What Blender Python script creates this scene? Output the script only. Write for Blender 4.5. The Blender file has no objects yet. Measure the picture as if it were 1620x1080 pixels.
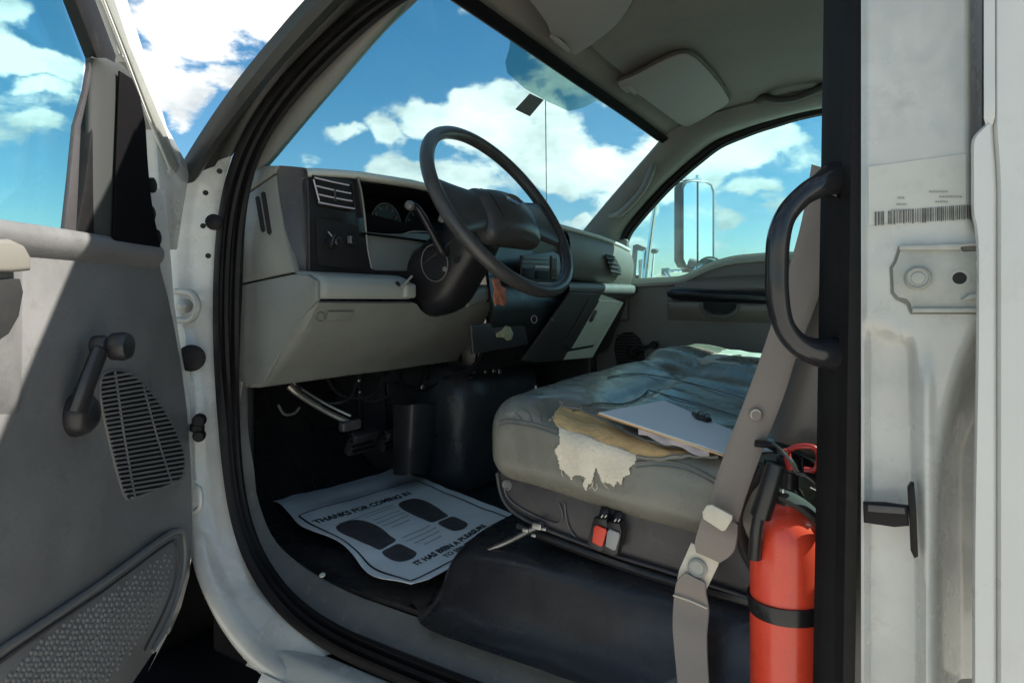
import bpy, bmesh, math, random
from mathutils import Vector, Matrix, noise
R_=math.radians
random.seed(4)
# ------------------------------------------------------------------ camera, sky, sun, exposure
Z0=1.65                       # eye height above the lot; all cab coordinates below are relative to it
TH=R_(31.4); FOC=1000.0; HOR=475.0
scn=bpy.context.scene; COL=scn.collection
cd=bpy.data.cameras.new('camera'); cam=bpy.data.objects.new('camera',cd); COL.objects.link(cam)
cd.sensor_width=36; cd.lens=36*FOC/1620; cd.shift_y=-(540-HOR)/1620; cd.clip_start=.02; cd.clip_end=6000
cam.location=(0,-.75,Z0); cam.rotation_euler=(R_(90),0,TH); scn.camera=cam
SUN=Vector((.95,.54,1.0)).normalized()
SKY_STRENGTH=.14; SUN_STRENGTH=4.2; EXPOSURE=1.58
w=bpy.data.worlds.new("World"); scn.world=w; w.use_nodes=True
NT=w.node_tree; NT.nodes.clear()
def nd(t,**k):
    n=NT.nodes.new(t)
    for a,b in k.items(): setattr(n,a,b)
    return n
def lk(a,b): NT.links.new(a,b)
def px2dir(px,py):
    a=math.atan((px-810)/FOC); el=math.atan((HOR-py)/FOC*math.cos(a)); return a-TH, el
out=nd('ShaderNodeOutputWorld'); bg=nd('ShaderNodeBackground'); bg.inputs[1].default_value=SKY_STRENGTH
lk(bg.outputs[0],out.inputs[0])
sky=nd('ShaderNodeTexSky',sky_type='NISHITA'); sky.sun_disc=False
sky.sun_elevation=math.asin(SUN.z); sky.sun_rotation=math.atan2(SUN.x,SUN.y); sky.air_density=1.0; sky.dust_density=.6; sky.ozone_density=2.0
hs=nd('ShaderNodeHueSaturation'); hs.inputs['Hue'].default_value=.488; hs.inputs['Saturation'].default_value=1.32; hs.inputs['Value'].default_value=.385; lk(sky.outputs[0],hs.inputs['Color'])
tc=nd('ShaderNodeTexCoord'); sx=nd('ShaderNodeSeparateXYZ'); lk(tc.outputs['Generated'],sx.inputs[0])
def mth(op,a,b=None,c=None,clamp=False):
    n=nd('ShaderNodeMath',operation=op); n.use_clamp=clamp
    for i,v in enumerate((a,b,c)):
        if v is None: continue
        if isinstance(v,(int,float)): n.inputs[i].default_value=v
        else: lk(v,n.inputs[i])
    return n.outputs[0]
az=mth('ARCTAN2',sx.outputs[0],sx.outputs[1]); el=mth('ARCSINE',sx.outputs[2])
cv0=nd('ShaderNodeCombineXYZ'); lk(az,cv0.inputs[0]); lk(el,cv0.inputs[1])
wn_=nd('ShaderNodeTexNoise'); wn_.inputs['Scale'].default_value=11; wn_.inputs['Detail'].default_value=5; lk(tc.outputs['Generated'],wn_.inputs['Vector'])
ws_=nd('ShaderNodeVectorMath',operation='SUBTRACT'); lk(wn_.outputs['Color'],ws_.inputs[0]); ws_.inputs[1].default_value=(.5,.5,.5)
cv=nd('ShaderNodeVectorMath',operation='MULTIPLY_ADD'); lk(ws_.outputs[0],cv.inputs[0]); cv.inputs[1].default_value=(.13,.07,0); lk(cv0.outputs[0],cv.inputs[2])
# flat cloud layer coordinates keep clouds flatter near the horizon
nz1=nd('ShaderNodeTexNoise'); nz1.inputs['Scale'].default_value=6.5; nz1.inputs['Detail'].default_value=9; nz1.inputs['Roughness'].default_value=.57; nz1.inputs['Distortion'].default_value=.15
mp=nd('ShaderNodeMapping'); mp.inputs['Scale'].default_value=(1,1,1.75); mp.inputs['Location'].default_value=(3.1,7.2,1.4)
lk(tc.outputs['Generated'],mp.inputs[0]); lk(mp.outputs[0],nz1.inputs['Vector'])
CLOUDS=[(345,45,95,62,1),(440,20,70,50,1),(300,30,75,50,1),(370,125,60,24,.85),(285,150,55,38,.9),(245,125,40,26,.8),(320,175,30,18,.5),
 (60,92,72,19,1),(72,135,45,15,.75),(55,193,34,11,.6),(25,15,40,22,.7),
 (760,175,68,60,1),(830,200,70,60,1),(690,190,48,26,.9),(600,212,42,20,1),(530,216,36,13,.95),(900,235,85,55,.95),(1000,255,80,45,.9),(640,270,60,20,.8),(730,290,90,26,.75),
 (905,352,36,15,.95),(1010,330,60,36,.9),(1100,255,60,32,.9),(1170,225,65,36,.95),(1240,215,60,22,.7),(1060,290,60,40,.8),(1275,330,60,28,.9),(1190,300,50,14,.7),(1150,352,36,18,.8),(1000,400,40,26,.8),(960,100,110,60,.5),(470,245,40,14,.5)]
BLUE=[(600,90,130,75,1),(720,60,80,60,.7),(480,150,60,40,.5),(60,290,90,60,.9),(100,40,60,25,.7),(245,195,40,40,.5),(880,322,45,22,.8),(700,240,38,10,.4),(1180,325,45,18,.5),(1290,200,34,26,.7),(1190,385,60,20,.7),(1080,330,30,30,.3),(800,340,60,20,.5),(225,65,30,40,.4)]
def blobs(lst):
    tot=None
    for px,py,sa,se,g in lst:
        a,e=px2dir(px,py); ca=math.cos(math.atan((px-810)/FOC))
        s=nd('ShaderNodeVectorMath',operation='SUBTRACT'); lk(cv.outputs[0],s.inputs[0]); s.inputs[1].default_value=(a,e,0)
        m=nd('ShaderNodeVectorMath',operation='MULTIPLY'); lk(s.outputs[0],m.inputs[0]); m.inputs[1].default_value=(FOC/(sa*1.35*ca*ca),FOC/(se*1.35*ca),1)
        l=nd('ShaderNodeVectorMath',operation='LENGTH'); lk(m.outputs[0],l.inputs[0])
        r=nd('ShaderNodeMapRange',interpolation_type='SMOOTHERSTEP'); lk(l.outputs['Value'],r.inputs[0]); r.inputs[1].default_value=1.25; r.inputs[2].default_value=.1; r.inputs[3].default_value=0; r.inputs[4].default_value=g
        tot=r.outputs[0] if tot is None else mth('MAXIMUM',tot,r.outputs[0])
    return tot
pos=blobs(CLOUDS); neg=blobs(BLUE)
v=mth('MULTIPLY_ADD',nz1.outputs['Fac'],2.6,-1.14); v=mth('MULTIPLY_ADD',pos,.55,v); v=mth('MULTIPLY_ADD',neg,-.50,v)
mr=nd('ShaderNodeMapRange',interpolation_type='SMOOTHSTEP'); lk(v,mr.inputs[0]); mr.inputs[1].default_value=.19; mr.inputs[2].default_value=.50
# cloud body: bright tops, grey undersides
nz2=nd('ShaderNodeTexNoise'); nz2.inputs['Scale'].default_value=4.5; nz2.inputs['Detail'].default_value=7; nz2.inputs['Roughness'].default_value=.55
mp2=nd('ShaderNodeMapping'); mp2.inputs['Scale'].default_value=(1,1,1.9); mp2.inputs['Location'].default_value=(1.1,2.2,5.46); lk(tc.outputs['Generated'],mp2.inputs[0]); lk(mp2.outputs[0],nz2.inputs['Vector'])
cr=nd('ShaderNodeValToRGB'); lk(nz2.outputs['Fac'],cr.inputs[0])
cr.color_ramp.elements[0].position=.38; cr.color_ramp.elements[0].color=(.42,.46,.48,1); cr.color_ramp.elements[1].position=.60; cr.color_ramp.elements[1].color=(1,.975,.93,1)
cm=nd('ShaderNodeVectorMath',operation='SCALE'); lk(cr.outputs[0],cm.inputs[0]); cm.inputs['Scale'].default_value=4.1
mx=nd('ShaderNodeMix',data_type='RGBA'); lk(mr.outputs[0],mx.inputs[0]); lk(hs.outputs[0],mx.inputs[6]); lk(cm.outputs[0],mx.inputs[7])
lk(mx.outputs[2],bg.inputs[0])
sl=bpy.data.lights.new('sun','SUN'); sl.energy=SUN_STRENGTH; sl.angle=R_(.5); sl.color=(1,.955,.88)
so=bpy.data.objects.new('sun',sl); COL.objects.link(so); so.rotation_euler=SUN.to_track_quat('Z','Y').to_euler(); so.location=(3,3,9)
scn.view_settings.view_transform='Standard'; scn.view_settings.look='None'; scn.view_settings.exposure=EXPOSURE; scn.view_settings.gamma=1; scn.view_settings.use_curve_mapping=False
scn.render.engine='CYCLES'; scn.cycles.max_bounces=10; scn.cycles.diffuse_bounces=6; scn.cycles.transparent_max_bounces=16
scn.cycles.use_denoising=True

# ------------------------------------------------------------------ unprojection onto real planes
RT=Vector((math.cos(TH),math.sin(TH),0)); FW=Vector((-math.sin(TH),math.cos(TH),0)); UP=Vector((0,0,1)); CP=Vector((0,-.75,0))
def ray(px,py): return FW+RT*((px-810)/FOC)+UP*((HOR-py)/FOC)
def aty(px,py,y): d=ray(px,py); return CP+d*((y+.75)/d.y)
def atx(px,py,x): d=ray(px,py); return CP+d*(x/d.x)
def atz(px,py,z): d=ray(px,py); return CP+d*(z/d.z)
def atp(px,py,p,n): d=ray(px,py); n=Vector(n); return CP+d*((Vector(p)-CP).dot(n)/d.dot(n))
V=Vector

# ------------------------------------------------------------------ materials
MATS={}
def mat(name,col,rough=.5,metal=0,spec=.5,bump=0,bscale=60,mott=0,mscale=6,coat=0,dirt=None,dirtamt=0,bdist=.002):
    if name in MATS: return MATS[name]
    m=bpy.data.materials.new(name); m.use_nodes=True; t=m.node_tree; b=t.nodes['Principled BSDF']
    b.inputs['Roughness'].default_value=rough; b.inputs['Metallic'].default_value=metal; b.inputs['Specular IOR Level'].default_value=spec
    b.inputs['Coat Weight'].default_value=coat; b.inputs['Coat Roughness'].default_value=.08
    b.inputs['Base Color'].default_value=(*col,1)
    c=t.nodes.new('ShaderNodeTexCoord')
    if mott or dirtamt:
        n=t.nodes.new('ShaderNodeTexNoise'); n.inputs['Scale'].default_value=mscale; n.inputs['Detail'].default_value=7; n.inputs['Roughness'].default_value=.62
        t.links.new(c.outputs['Object'],n.inputs['Vector'])
        r=t.nodes.new('ShaderNodeValToRGB'); t.links.new(n.outputs['Fac'],r.inputs[0])
        r.color_ramp.elements[0].position=.32; r.color_ramp.elements[1].position=.68
        r.color_ramp.elements[0].color=(*[x*(1-mott) for x in col],1); r.color_ramp.elements[1].color=(*[min(1,x*(1+mott*.6)) for x in col],1)
        last=r.outputs[0]
        if dirtamt:
            n2=t.nodes.new('ShaderNodeTexNoise'); n2.inputs['Scale'].default_value=mscale*3.1; n2.inputs['Detail'].default_value=10; n2.inputs['Roughness'].default_value=.72
            t.links.new(c.outputs['Object'],n2.inputs['Vector'])
            r2=t.nodes.new('ShaderNodeMapRange'); t.links.new(n2.outputs['Fac'],r2.inputs[0]); r2.inputs[1].default_value=.55; r2.inputs[2].default_value=.72; r2.inputs[4].default_value=dirtamt
            x=t.nodes.new('ShaderNodeMix'); x.data_type='RGBA'; t.links.new(r2.outputs[0],x.inputs[0]); t.links.new(last,x.inputs[6]); x.inputs[7].default_value=(*(dirt or (.2,.18,.14)),1); last=x.outputs[2]
        t.links.new(last,b.inputs['Base Color'])
        rr=t.nodes.new('ShaderNodeMapRange'); t.links.new(n.outputs['Fac'],rr.inputs[0]); rr.inputs[1].default_value=.3; rr.inputs[2].default_value=.7; rr.inputs[3].default_value=max(.02,rough-.08); rr.inputs[4].default_value=min(1,rough+.1)
        t.links.new(rr.outputs[0],b.inputs['Roughness'])
    if bump:
        n=t.nodes.new('ShaderNodeTexNoise'); n.inputs['Scale'].default_value=bscale; n.inputs['Detail'].default_value=4
        t.links.new(c.outputs['Object'],n.inputs['Vector'])
        bp=t.nodes.new('ShaderNodeBump'); bp.inputs['Strength'].default_value=bump; bp.inputs['Distance'].default_value=bdist; t.links.new(n.outputs['Fac'],bp.inputs['Height']); t.links.new(bp.outputs[0],b.inputs['Normal'])
    MATS[name]=m; return m
def glassmat(name,tint,gloss=.0,rough=.0,dust=0):
    m=bpy.data.materials.new(name); m.use_nodes=True; t=m.node_tree; t.nodes.clear()
    o=t.nodes.new('ShaderNodeOutputMaterial'); mxn=t.nodes.new('ShaderNodeMixShader'); tr=t.nodes.new('ShaderNodeBsdfTransparent'); gl=t.nodes.new('ShaderNodeBsdfGlossy'); fr=t.nodes.new('ShaderNodeFresnel')
    tr.inputs[0].default_value=(*tint,1); gl.inputs['Roughness'].default_value=rough; ge=t.nodes.new('ShaderNodeNewGeometry'); mp_=t.nodes.new('ShaderNodeMapRange'); t.links.new(ge.outputs['Backfacing'],mp_.inputs[0]); mp_.inputs[3].default_value=1.33; mp_.inputs[4].default_value=1/1.33; t.links.new(mp_.outputs[0],fr.inputs[0]); gl.inputs[0].default_value=(.8,.8,.8,1)
    t.links.new(fr.outputs[0],mxn.inputs[0]); t.links.new(tr.outputs[0],mxn.inputs[1]); t.links.new(gl.outputs[0],mxn.inputs[2]); last=mxn.outputs[0]
    if dust:
        tl=t.nodes.new('ShaderNodeBsdfTranslucent'); tl.inputs[0].default_value=(.75,.73,.68,1); n=t.nodes.new('ShaderNodeTexNoise'); n.inputs['Scale'].default_value=5; n.inputs['Detail'].default_value=9; n.inputs['Roughness'].default_value=.75
        c=t.nodes.new('ShaderNodeTexCoord'); t.links.new(c.outputs['Object'],n.inputs['Vector']); r=t.nodes.new('ShaderNodeMapRange'); t.links.new(n.outputs['Fac'],r.inputs[0]); r.inputs[1].default_value=.42; r.inputs[2].default_value=.75; r.inputs[3].default_value=dust*.25; r.inputs[4].default_value=dust*1.6
        x=t.nodes.new('ShaderNodeMixShader'); t.links.new(r.outputs[0],x.inputs[0]); t.links.new(last,x.inputs[1]); t.links.new(tl.outputs[0],x.inputs[2]); last=x.outputs[0]
    t.links.new(last,o.inputs[0]); return m
PAINT=mat('white_paint',(.60,.59,.55),.28,coat=.5,mott=.05,mscale=5,dirt=(.45,.42,.36),dirtamt=.25)
PAINT_IN=mat('white_inner_paint',(.50,.495,.455),.25,coat=.5,mott=.16,mscale=7,dirt=(.30,.27,.22),dirtamt=.5,bump=.08,bscale=25)
GREYP=mat('light_grey_plastic',(.215,.217,.190),.42,bump=.4,bscale=170,mott=.10,mscale=7,dirt=(.12,.11,.09),dirtamt=.4,bdist=.0010)
GREYD=mat('mid_grey_plastic',(.15,.145,.135),.45,bump=.4,bscale=160,mott=.12,mscale=9,dirt=(.07,.065,.06),dirtamt=.4,bdist=.0010)
DOORP=mat('door_trim_plastic',(.148,.145,.142),.40,bump=.45,bscale=150,mott=.16,mscale=8,dirt=(.085,.08,.075),dirtamt=.55,bdist=.0010)
PASSP=mat('passenger_trim_plastic',(.23,.205,.18),.5,bump=.25,bscale=350,mott=.1,mscale=5,bdist=.0006)
SILLP=mat('scuffed_sill_plastic',(.15,.145,.13),.5,bump=.6,bscale=110,mott=.2,mscale=10,dirt=(.30,.26,.19),dirtamt=.6,bdist=.001)
CHAR=mat('charcoal_plastic',(.055,.050,.051),.38,bump=.35,bscale=170,mott=.2,mscale=9,dirt=(.13,.115,.10),dirtamt=.35,bdist=.0010)
BLACK=mat('black_plastic',(.018,.017,.018),.32,mott=.2,mscale=9,dirt=(.07,.06,.055),dirtamt=.15)
BLACKM=mat('black_matte',(.010,.010,.010),.75,mott=.3,mscale=8,dirt=(.05,.045,.04),dirtamt=.2)
RUB=mat('black_rubber',(.010,.0088,.009),.5,spec=.22,mott=.25,mscale=12,dirt=(.05,.042,.038),dirtamt=.25,bump=.2,bscale=120)
VINYL=mat('black_vinyl',(.024,.023,.025),.27,bump=.35,bscale=20,mott=.2,mscale=7,dirt=(.10,.085,.07),dirtamt=.25,bdist=.003)
HEADL=mat('headliner_felt',(.165,.143,.123),.85,bump=.5,bscale=200,mott=.16,mscale=4,dirt=(.10,.085,.07),dirtamt=.5,bdist=.0012)
VISOR=mat('visor_vinyl',(.225,.198,.185),.7,bump=.3,bscale=300,mott=.06,mscale=8,bdist=.0008)
LEATH=mat('grey_vinyl_leather',(.215,.205,.165),.27,bump=.45,bscale=24,mott=.16,mscale=9,dirt=(.11,.10,.08),dirtamt=.3,bdist=.004)
LEATHT=mat('sunlit_quilted_leather',(.58,.58,.50),.42,bump=.6,bscale=28,mott=.12,mscale=9,bdist=.005)  # whitened so the passenger quilting reads as sunlit
FOAM=mat('tan_foam',(.74,.47,.21),.9,bump=.9,bscale=55,mott=.25,mscale=14,dirt=(.25,.14,.05),dirtamt=.5,bdist=.006)
CLOTH=mat('frayed_cloth',(.80,.70,.54),.95,bump=.9,bscale=200,mott=.12,mscale=30,bdist=.002)
BELT=mat('belt_webbing',(.27,.225,.19),.7,bump=.5,bscale=260,mott=.06,mscale=9,dirt=(.22,.19,.16),dirtamt=.2,bdist=.0006)
CREAM=mat('cream_plastic',(.66,.60,.48),.45,mott=.10,mscale=30,dirt=(.35,.3,.22),dirtamt=.3)
METAL=mat('worn_steel',(.40,.40,.39),.35,metal=1,mott=.15,mscale=30)
CHROME=mat('chrome',(.80,.81,.82),.08,metal=1)
ZINC=mat('painted_bracket',(.38,.38,.335),.35,mott=.16,mscale=40,dirt=(.3,.28,.24),dirtamt=.3)
RED=mat('red_enamel',(.85,.075,.035),.3,coat=.35,mott=.08,mscale=12,dirt=(.55,.06,.03),dirtamt=.3)
REDP=mat('red_button',(.75,.06,.03),.35)
GREYB=mat('grey_button',(.33,.32,.31),.45)
ORANGE=mat('orange_tag',(.62,.20,.10),.6,mott=.5,mscale=60,dirt=(.6,.5,.42),dirtamt=.6)
PAPER=mat('white_paper',(.84,.86,.86),.75,mott=.05,mscale=9,dirt=(.5,.5,.5),dirtamt=.12,bump=.25,bscale=14,bdist=.004)
PAPER2=mat('clipboard_paper',(.84,.86,.86),.8,mott=.03,mscale=9)
INK=mat('black_ink',(.025,.024,.028),.7); INKG=mat('grey_ink',(.085,.075,.08),.75,mott=.45,mscale=40)
INKF=mat('faint_ink',(.33,.35,.37),.8,mott=.4,mscale=80)
BOARD=mat('hardboard',(.36,.20,.09),.6,mott=.15,mscale=30)
DIRTW=mat('dry_mud',(.55,.53,.40),.9,bump=.6,bscale=90,mott=.2,mscale=40)
LABELM=mat('yellowed_label',(.53,.52,.465),.5,mott=.06,mscale=20,dirt=(.4,.38,.33),dirtamt=.35)
LABELI=mat('label_ink',(.09,.09,.08),.6,mott=.6,mscale=90,dirt=(.4,.39,.35),dirtamt=.7)
EMB=mat('emblem_enamel',(.10,.09,.10),.25,coat=.5)
WGLASS=glassmat('windshield_glass',(.64,.86,.85),dust=.05); SGLASS=glassmat('side_glass',(.72,.93,.92),dust=.03); BAND=glassmat('grey_translucent',(.60,.72,.70),rough=.1)
MIRROR=mat('mirror_glass',(.75,.84,.86),.015,metal=1)
GROUNDM=mat('concrete_lot',(.43,.405,.355),.85,bump=.5,bscale=2,mott=.18,mscale=.35,dirt=(.2,.19,.17),dirtamt=.4,bdist=.02)

# ------------------------------------------------------------------ mesh helpers
ORG={}
def link(ob,parent,org):
    COL.objects.link(ob)
    if parent is not None:
        ob.parent=parent; p=ORG[parent.name]
    else: p=V((0,0,0))
    ORG[ob.name]=org; ob.location=org-p
def thing(name,label,cat,loc,group=None):
    o=bpy.data.objects.new(name,None); o.empty_display_size=.05
    link(o,None,V(loc)+V((0,0,Z0))); o['label']=label; o['category']=cat
    if group: o['group']=group
    return o
def mk(name,verts,faces,m,parent=None,angle=35,label=None,kind=None,org=None,noz=False):
    me=bpy.data.meshes.new(name)
    vs=[V(q)+(V((0,0,0)) if noz else V((0,0,Z0))) for q in verts]
    if org is None: org=ORG[parent.name] if parent is not None else sum(vs,V((0,0,0)))/len(vs)
    me.from_pydata([q-org for q in vs],[],faces); me.validate()
    bm=bmesh.new(); bm.from_mesh(me); bmesh.ops.remove_doubles(bm,verts=bm.verts,dist=1e-6); bmesh.ops.recalc_face_normals(bm,faces=bm.faces); bm.to_mesh(me); bm.free()
    me.materials.append(m)
    me.shade_smooth(); me.set_sharp_from_angle(angle=R_(angle))
    o=bpy.data.objects.new(name,me); link(o,parent,org)
    if label: o['label']=label
    if kind: o['kind']=kind
    return o
def top(o,label,cat,group=None):
    o['label']=label; o['category']=cat
    if group: o['group']=group
    return o
def plate(name,pts,th,m,parent=None,bev=.0015,seg=2,label=None,angle=35,kind=None):
    """outline extruded by the vector th, rims bevelled"""
    pts=[V(q) for q in pts]; th=V(th)
    bm=bmesh.new(); a=[bm.verts.new(q) for q in pts]; b=[bm.verts.new(q+th) for q in pts]; n=len(pts)
    f1=bm.faces.new(a); f2=bm.faces.new(b[::-1])
    for i in range(n): bm.faces.new((a[i],b[i],b[(i+1)%n],a[(i+1)%n]))
    bmesh.ops.recalc_face_normals(bm,faces=bm.faces)
    if bev:
        ed=list({e for f in (f1,f2) for e in f.edges})
        bmesh.ops.bevel(bm,geom=ed,offset=bev,segments=seg,affect='EDGES',clamp_overlap=True,profile=.5)
    bmesh.ops.triangulate(bm,faces=[f for f in bm.faces if len(f.verts)>4])
    vs=[v.co.copy() for v in bm.verts]; bm.verts.index_update(); fs=[[v.index for v in f.verts] for f in bm.faces]; bm.free()
    return mk(name,vs,fs,m,parent,angle,label,kind)
def rbox(name,c,half,r,m,parent=None,n=(6,6,6),rot=None,disp=None,label=None,k=3,angle=50):
    """rounded box; k rows of vertices on each rounding"""
    c=V(c); half=V(half); r=min(r,min(half)*.999)
    def axis(h,nn):
        a=[-h+r*(1-math.cos(math.pi/2*i/k)) for i in range(k)]
        inner=[-(h-r)+2*(h-r)*i/nn for i in range(nn+1)]
        return [(-h+r*i/k) for i in range(k)]+inner+[(h-r+r*(i+1)/k) for i in range(k)]
    ax=[axis(half[i],n[i]) for i in range(3)]
    vs=[];idx={};fs=[]
    def vid(p):
        key=tuple(round(q,7) for q in p)
        if key in idx: return idx[key]
        P=V(p); I=V([max(-(half[i]-r),min(half[i]-r,P[i])) for i in range(3)]); d=P-I
        nr=d.normalized() if d.length>1e-9 else V((0,0,0)); q=I+nr*r if d.length>1e-9 else P
        if disp: q=disp(q,nr)
        if rot is not None: q=rot@q
        idx[key]=len(vs); vs.append(c+q); return idx[key]
    for a in range(3):
        b,d=(a+1)%3,(a+2)%3
        for s in (-1,1):
            for i in range(len(ax[b])-1):
                for j in range(len(ax[d])-1):
                    q=[]
                    for (ii,jj) in ((i,j),(i+1,j),(i+1,j+1),(i,j+1)):
                        p=[0,0,0]; p[a]=s*half[a]; p[b]=ax[b][ii]; p[d]=ax[d][jj]; q.append(vid(p))
                    if len(set(q))>=3: fs.append(q if s>0 else q[::-1])
    return mk(name,vs,[list(dict.fromkeys(f)) for f in fs],m,parent,angle,label)
def cr(P,n,closed=False):
    """Catmull-Rom through P, n points per span"""
    P=[V(p) for p in P]; L=len(P); o=[]
    for i in range(L if closed else L-1):
        if closed: a,b,c,d=P[(i-1)%L],P[i],P[(i+1)%L],P[(i+2)%L]
        else: a=P[i-1] if i else P[0]*2-P[1]; b=P[i]; c=P[i+1]; d=P[i+2] if i+2<L else P[i+1]*2-P[i]
        for k in range(n):
            t=k/n; o.append(.5*((2*b)+(c-a)*t+(2*a-5*b+4*c-d)*t*t+(3*b-a-3*c+d)*t**3))
    if not closed: o.append(P[-1].copy())
    return o
def tube(name,path,r,m,parent=None,n=10,sm=4,closed=False,label=None,flat=1.0,upv=None,kind=None,capr=True):
    P=cr(path,sm,closed) if sm>1 else [V(p) for p in path]
    L=len(P)
    if isinstance(r,(list,tuple)):
        rr=[]; 
        for i in range(L):
            t=i/(L-1)*(len(r)-1); a=int(min(t,len(r)-2)); rr.append(r[a]+(r[a+1]-r[a])*(t-a))
    else: rr=[r]*L
    vs=[];fs=[];prev=None
    for i,p in enumerate(P):
        t=(P[(i+1)%L]-P[i-1]) if closed else (P[min(i+1,L-1)]-P[max(i-1,0)])
        t.normalize()
        if prev is None:
            u=V(upv) if upv is not None else (V((0,0,1)) if abs(t.z)<.9 else V((1,0,0)))
        else: u=V(upv) if upv is not None else prev
        u=(u-t*u.dot(t)).normalized(); w_=t.cross(u); prev=u
        for k in range(n):
            a=2*math.pi*k/n; vs.append(p+(u*math.cos(a)*flat+w_*math.sin(a))*rr[i])
    for i in range(L if closed else L-1):
        for k in range(n):
            a=i*n+k;b=i*n+(k+1)%n;c=((i+1)%L)*n+(k+1)%n;d=((i+1)%L)*n+k; fs.append((a,b,c,d))
    if not closed: fs.append(tuple(range(n))[::-1]); fs.append(tuple(range((L-1)*n,L*n)))
    return mk(name,vs,fs,m,parent,45,label,kind)
def frame(axis):
    a=V(axis).normalized(); u=V((0,0,1)) if abs(a.z)<.9 else V((1,0,0)); u=(u-a*u.dot(a)).normalized(); return u,a.cross(u),a
def lathe(name,org,axis,prof,m,parent=None,n=28,label=None,sx_=1.0,angle=35):
    """prof = [(radius, height along axis)]"""
    u,w_,a=frame(axis); org=V(org); vs=[];fs=[]
    for (r,h) in prof:
        for k in range(n):
            t=2*math.pi*k/n; vs.append(org+a*h+(u*math.cos(t)*sx_+w_*math.sin(t))*max(r,1e-5))
    for i in range(len(prof)-1):
        for k in range(n): fs.append((i*n+k,i*n+(k+1)%n,(i+1)*n+(k+1)%n,(i+1)*n+k))
    fs.append(tuple(range(n))[::-1]); fs.append(tuple(range((len(prof)-1)*n,len(prof)*n)))
    return mk(name,vs,fs,m,parent,angle,label)
def disc(name,c,axis,r,h,m,parent=None,bev=.001,n=24,label=None,**k):
    b=min(bev,r*.4,abs(h)*.45); return lathe(name,c,axis,[(r*.6,0),(r,0),(r,h-b),(r-b,h),(r*.5,h+b*.2)],m,parent,n,label,**k)
def grid(name,rows,m,parent=None,th=0,smu=1,smv=1,label=None,angle=40,kind=None,disp=None,org=None):
    """surface through rows of points (rows x cols), optional back sheet th along -normal"""
    rows=[[V(p) for p in r] for r in rows]
    if smv>1: rows=[cr(r,smv) for r in rows]
    if smu>1:
        cols=[cr([r[j] for r in rows],smu) for j in range(len(rows[0]))]; rows=[[c[i] for c in cols] for i in range(len(cols[0]))]
    H=len(rows);W=len(rows[0]); N=[]
    for i in range(H):
        for j in range(W):
            a=rows[min(i+1,H-1)][j]-rows[max(i-1,0)][j]; b=rows[i][min(j+1,W-1)]-rows[i][max(j-1,0)]; q=a.cross(b); N.append(q.normalized() if q.length>1e-12 else V((0,0,1)))
    vs=[rows[i][j] for i in range(H) for j in range(W)]
    if disp: vs=[disp(p,N[k],k//W/(H-1),k%W/(W-1)) for k,p in enumerate(vs)]
    fs=[(i*W+j,i*W+j+1,(i+1)*W+j+1,(i+1)*W+j) for i in range(H-1) for j in range(W-1)]
    if th:
        K=len(vs); vs=vs+[vs[k]-N[k]*th for k in range(K)]
        fs+=[tuple(K+q for q in f[::-1]) for f in fs]
        for j in range(W-1): fs.append((j+1,j,K+j,K+j+1)); e=(H-1)*W; fs.append((e+j,e+j+1,K+e+j+1,K+e+j))
        for i in range(H-1): fs.append((i*W,(i+1)*W,K+(i+1)*W,K+i*W)); fs.append(((i+1)*W+W-1,i*W+W-1,K+i*W+W-1,K+(i+1)*W+W-1))
    return mk(name,vs,fs,m,parent,angle,label,kind,org)
def resamp(P,n):
    P=[V(p) for p in P]; d=[0]
    for i in range(1,len(P)): d.append(d[-1]+(P[i]-P[i-1]).length)
    o=[];j=0
    for k in range(n):
        s=d[-1]*k/(n-1)
        while j<len(P)-2 and d[j+1]<s: j+=1
        t=(s-d[j])/max(1e-9,d[j+1]-d[j]); o.append(P[j].lerp(P[j+1],min(1,max(0,t))))
    return o
def rails(name,A,B,prof,m,parent=None,n=60,th=.004,sm=6,label=None,flip=1,angle=40,rs=0,lap=0):
    """strip between rails A and B (same number of points); prof=[(t,height)] across"""
    A=cr(A,sm);B=cr(B,sm)
    if rs:
        A=resamp(A,rs);B=resamp(B,rs)
        for P in (A,B):
            for _ in range(lap):
                Q=[p.copy() for p in P]
                for i in range(1,len(P)-1): P[i]=(Q[i-1]+Q[i]*2+Q[i+1])/4
    rows=[]
    for i in range(len(A)):
        t=(A[min(i+1,len(A)-1)]-A[max(i-1,0)]).normalized(); w_=B[i]-A[i]; nn=t.cross(w_).normalized()*flip
        rows.append([A[i]+w_*q+nn*h for q,h in prof])
    return grid(name,rows,m,parent,th=th,label=label,angle=angle)
def text(name,s,size,fn,m,parent,bold=0.0,sx_=1.0,center=True):
    """flat lettering laid on a surface by fn(x,y)->point"""
    c=bpy.data.curves.new(name,'FONT'); c.body=s; c.size=size; c.resolution_u=3; c.offset=bold
    if center: c.align_x='CENTER'
    o=bpy.data.objects.new('tmp',c); COL.objects.link(o)
    dg=bpy.context.evaluated_depsgraph_get(); me=o.evaluated_get(dg).to_mesh()
    bm=bmesh.new(); bm.from_mesh(me); o.evaluated_get(dg).to_mesh_clear()
    bmesh.ops.triangulate(bm,faces=bm.faces); bmesh.ops.subdivide_edges(bm,edges=[e for e in bm.edges if e.calc_length()>size*.3],cuts=1)
    vs=[fn(v.co.x*sx_,v.co.y) for v in bm.verts]; bm.verts.index_update(); fs=[[v.index for v in f.verts] for f in bm.faces]; bm.free()
    bpy.data.objects.remove(o); bpy.data.curves.remove(c)
    return mk(name,vs,fs,m,parent)
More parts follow.
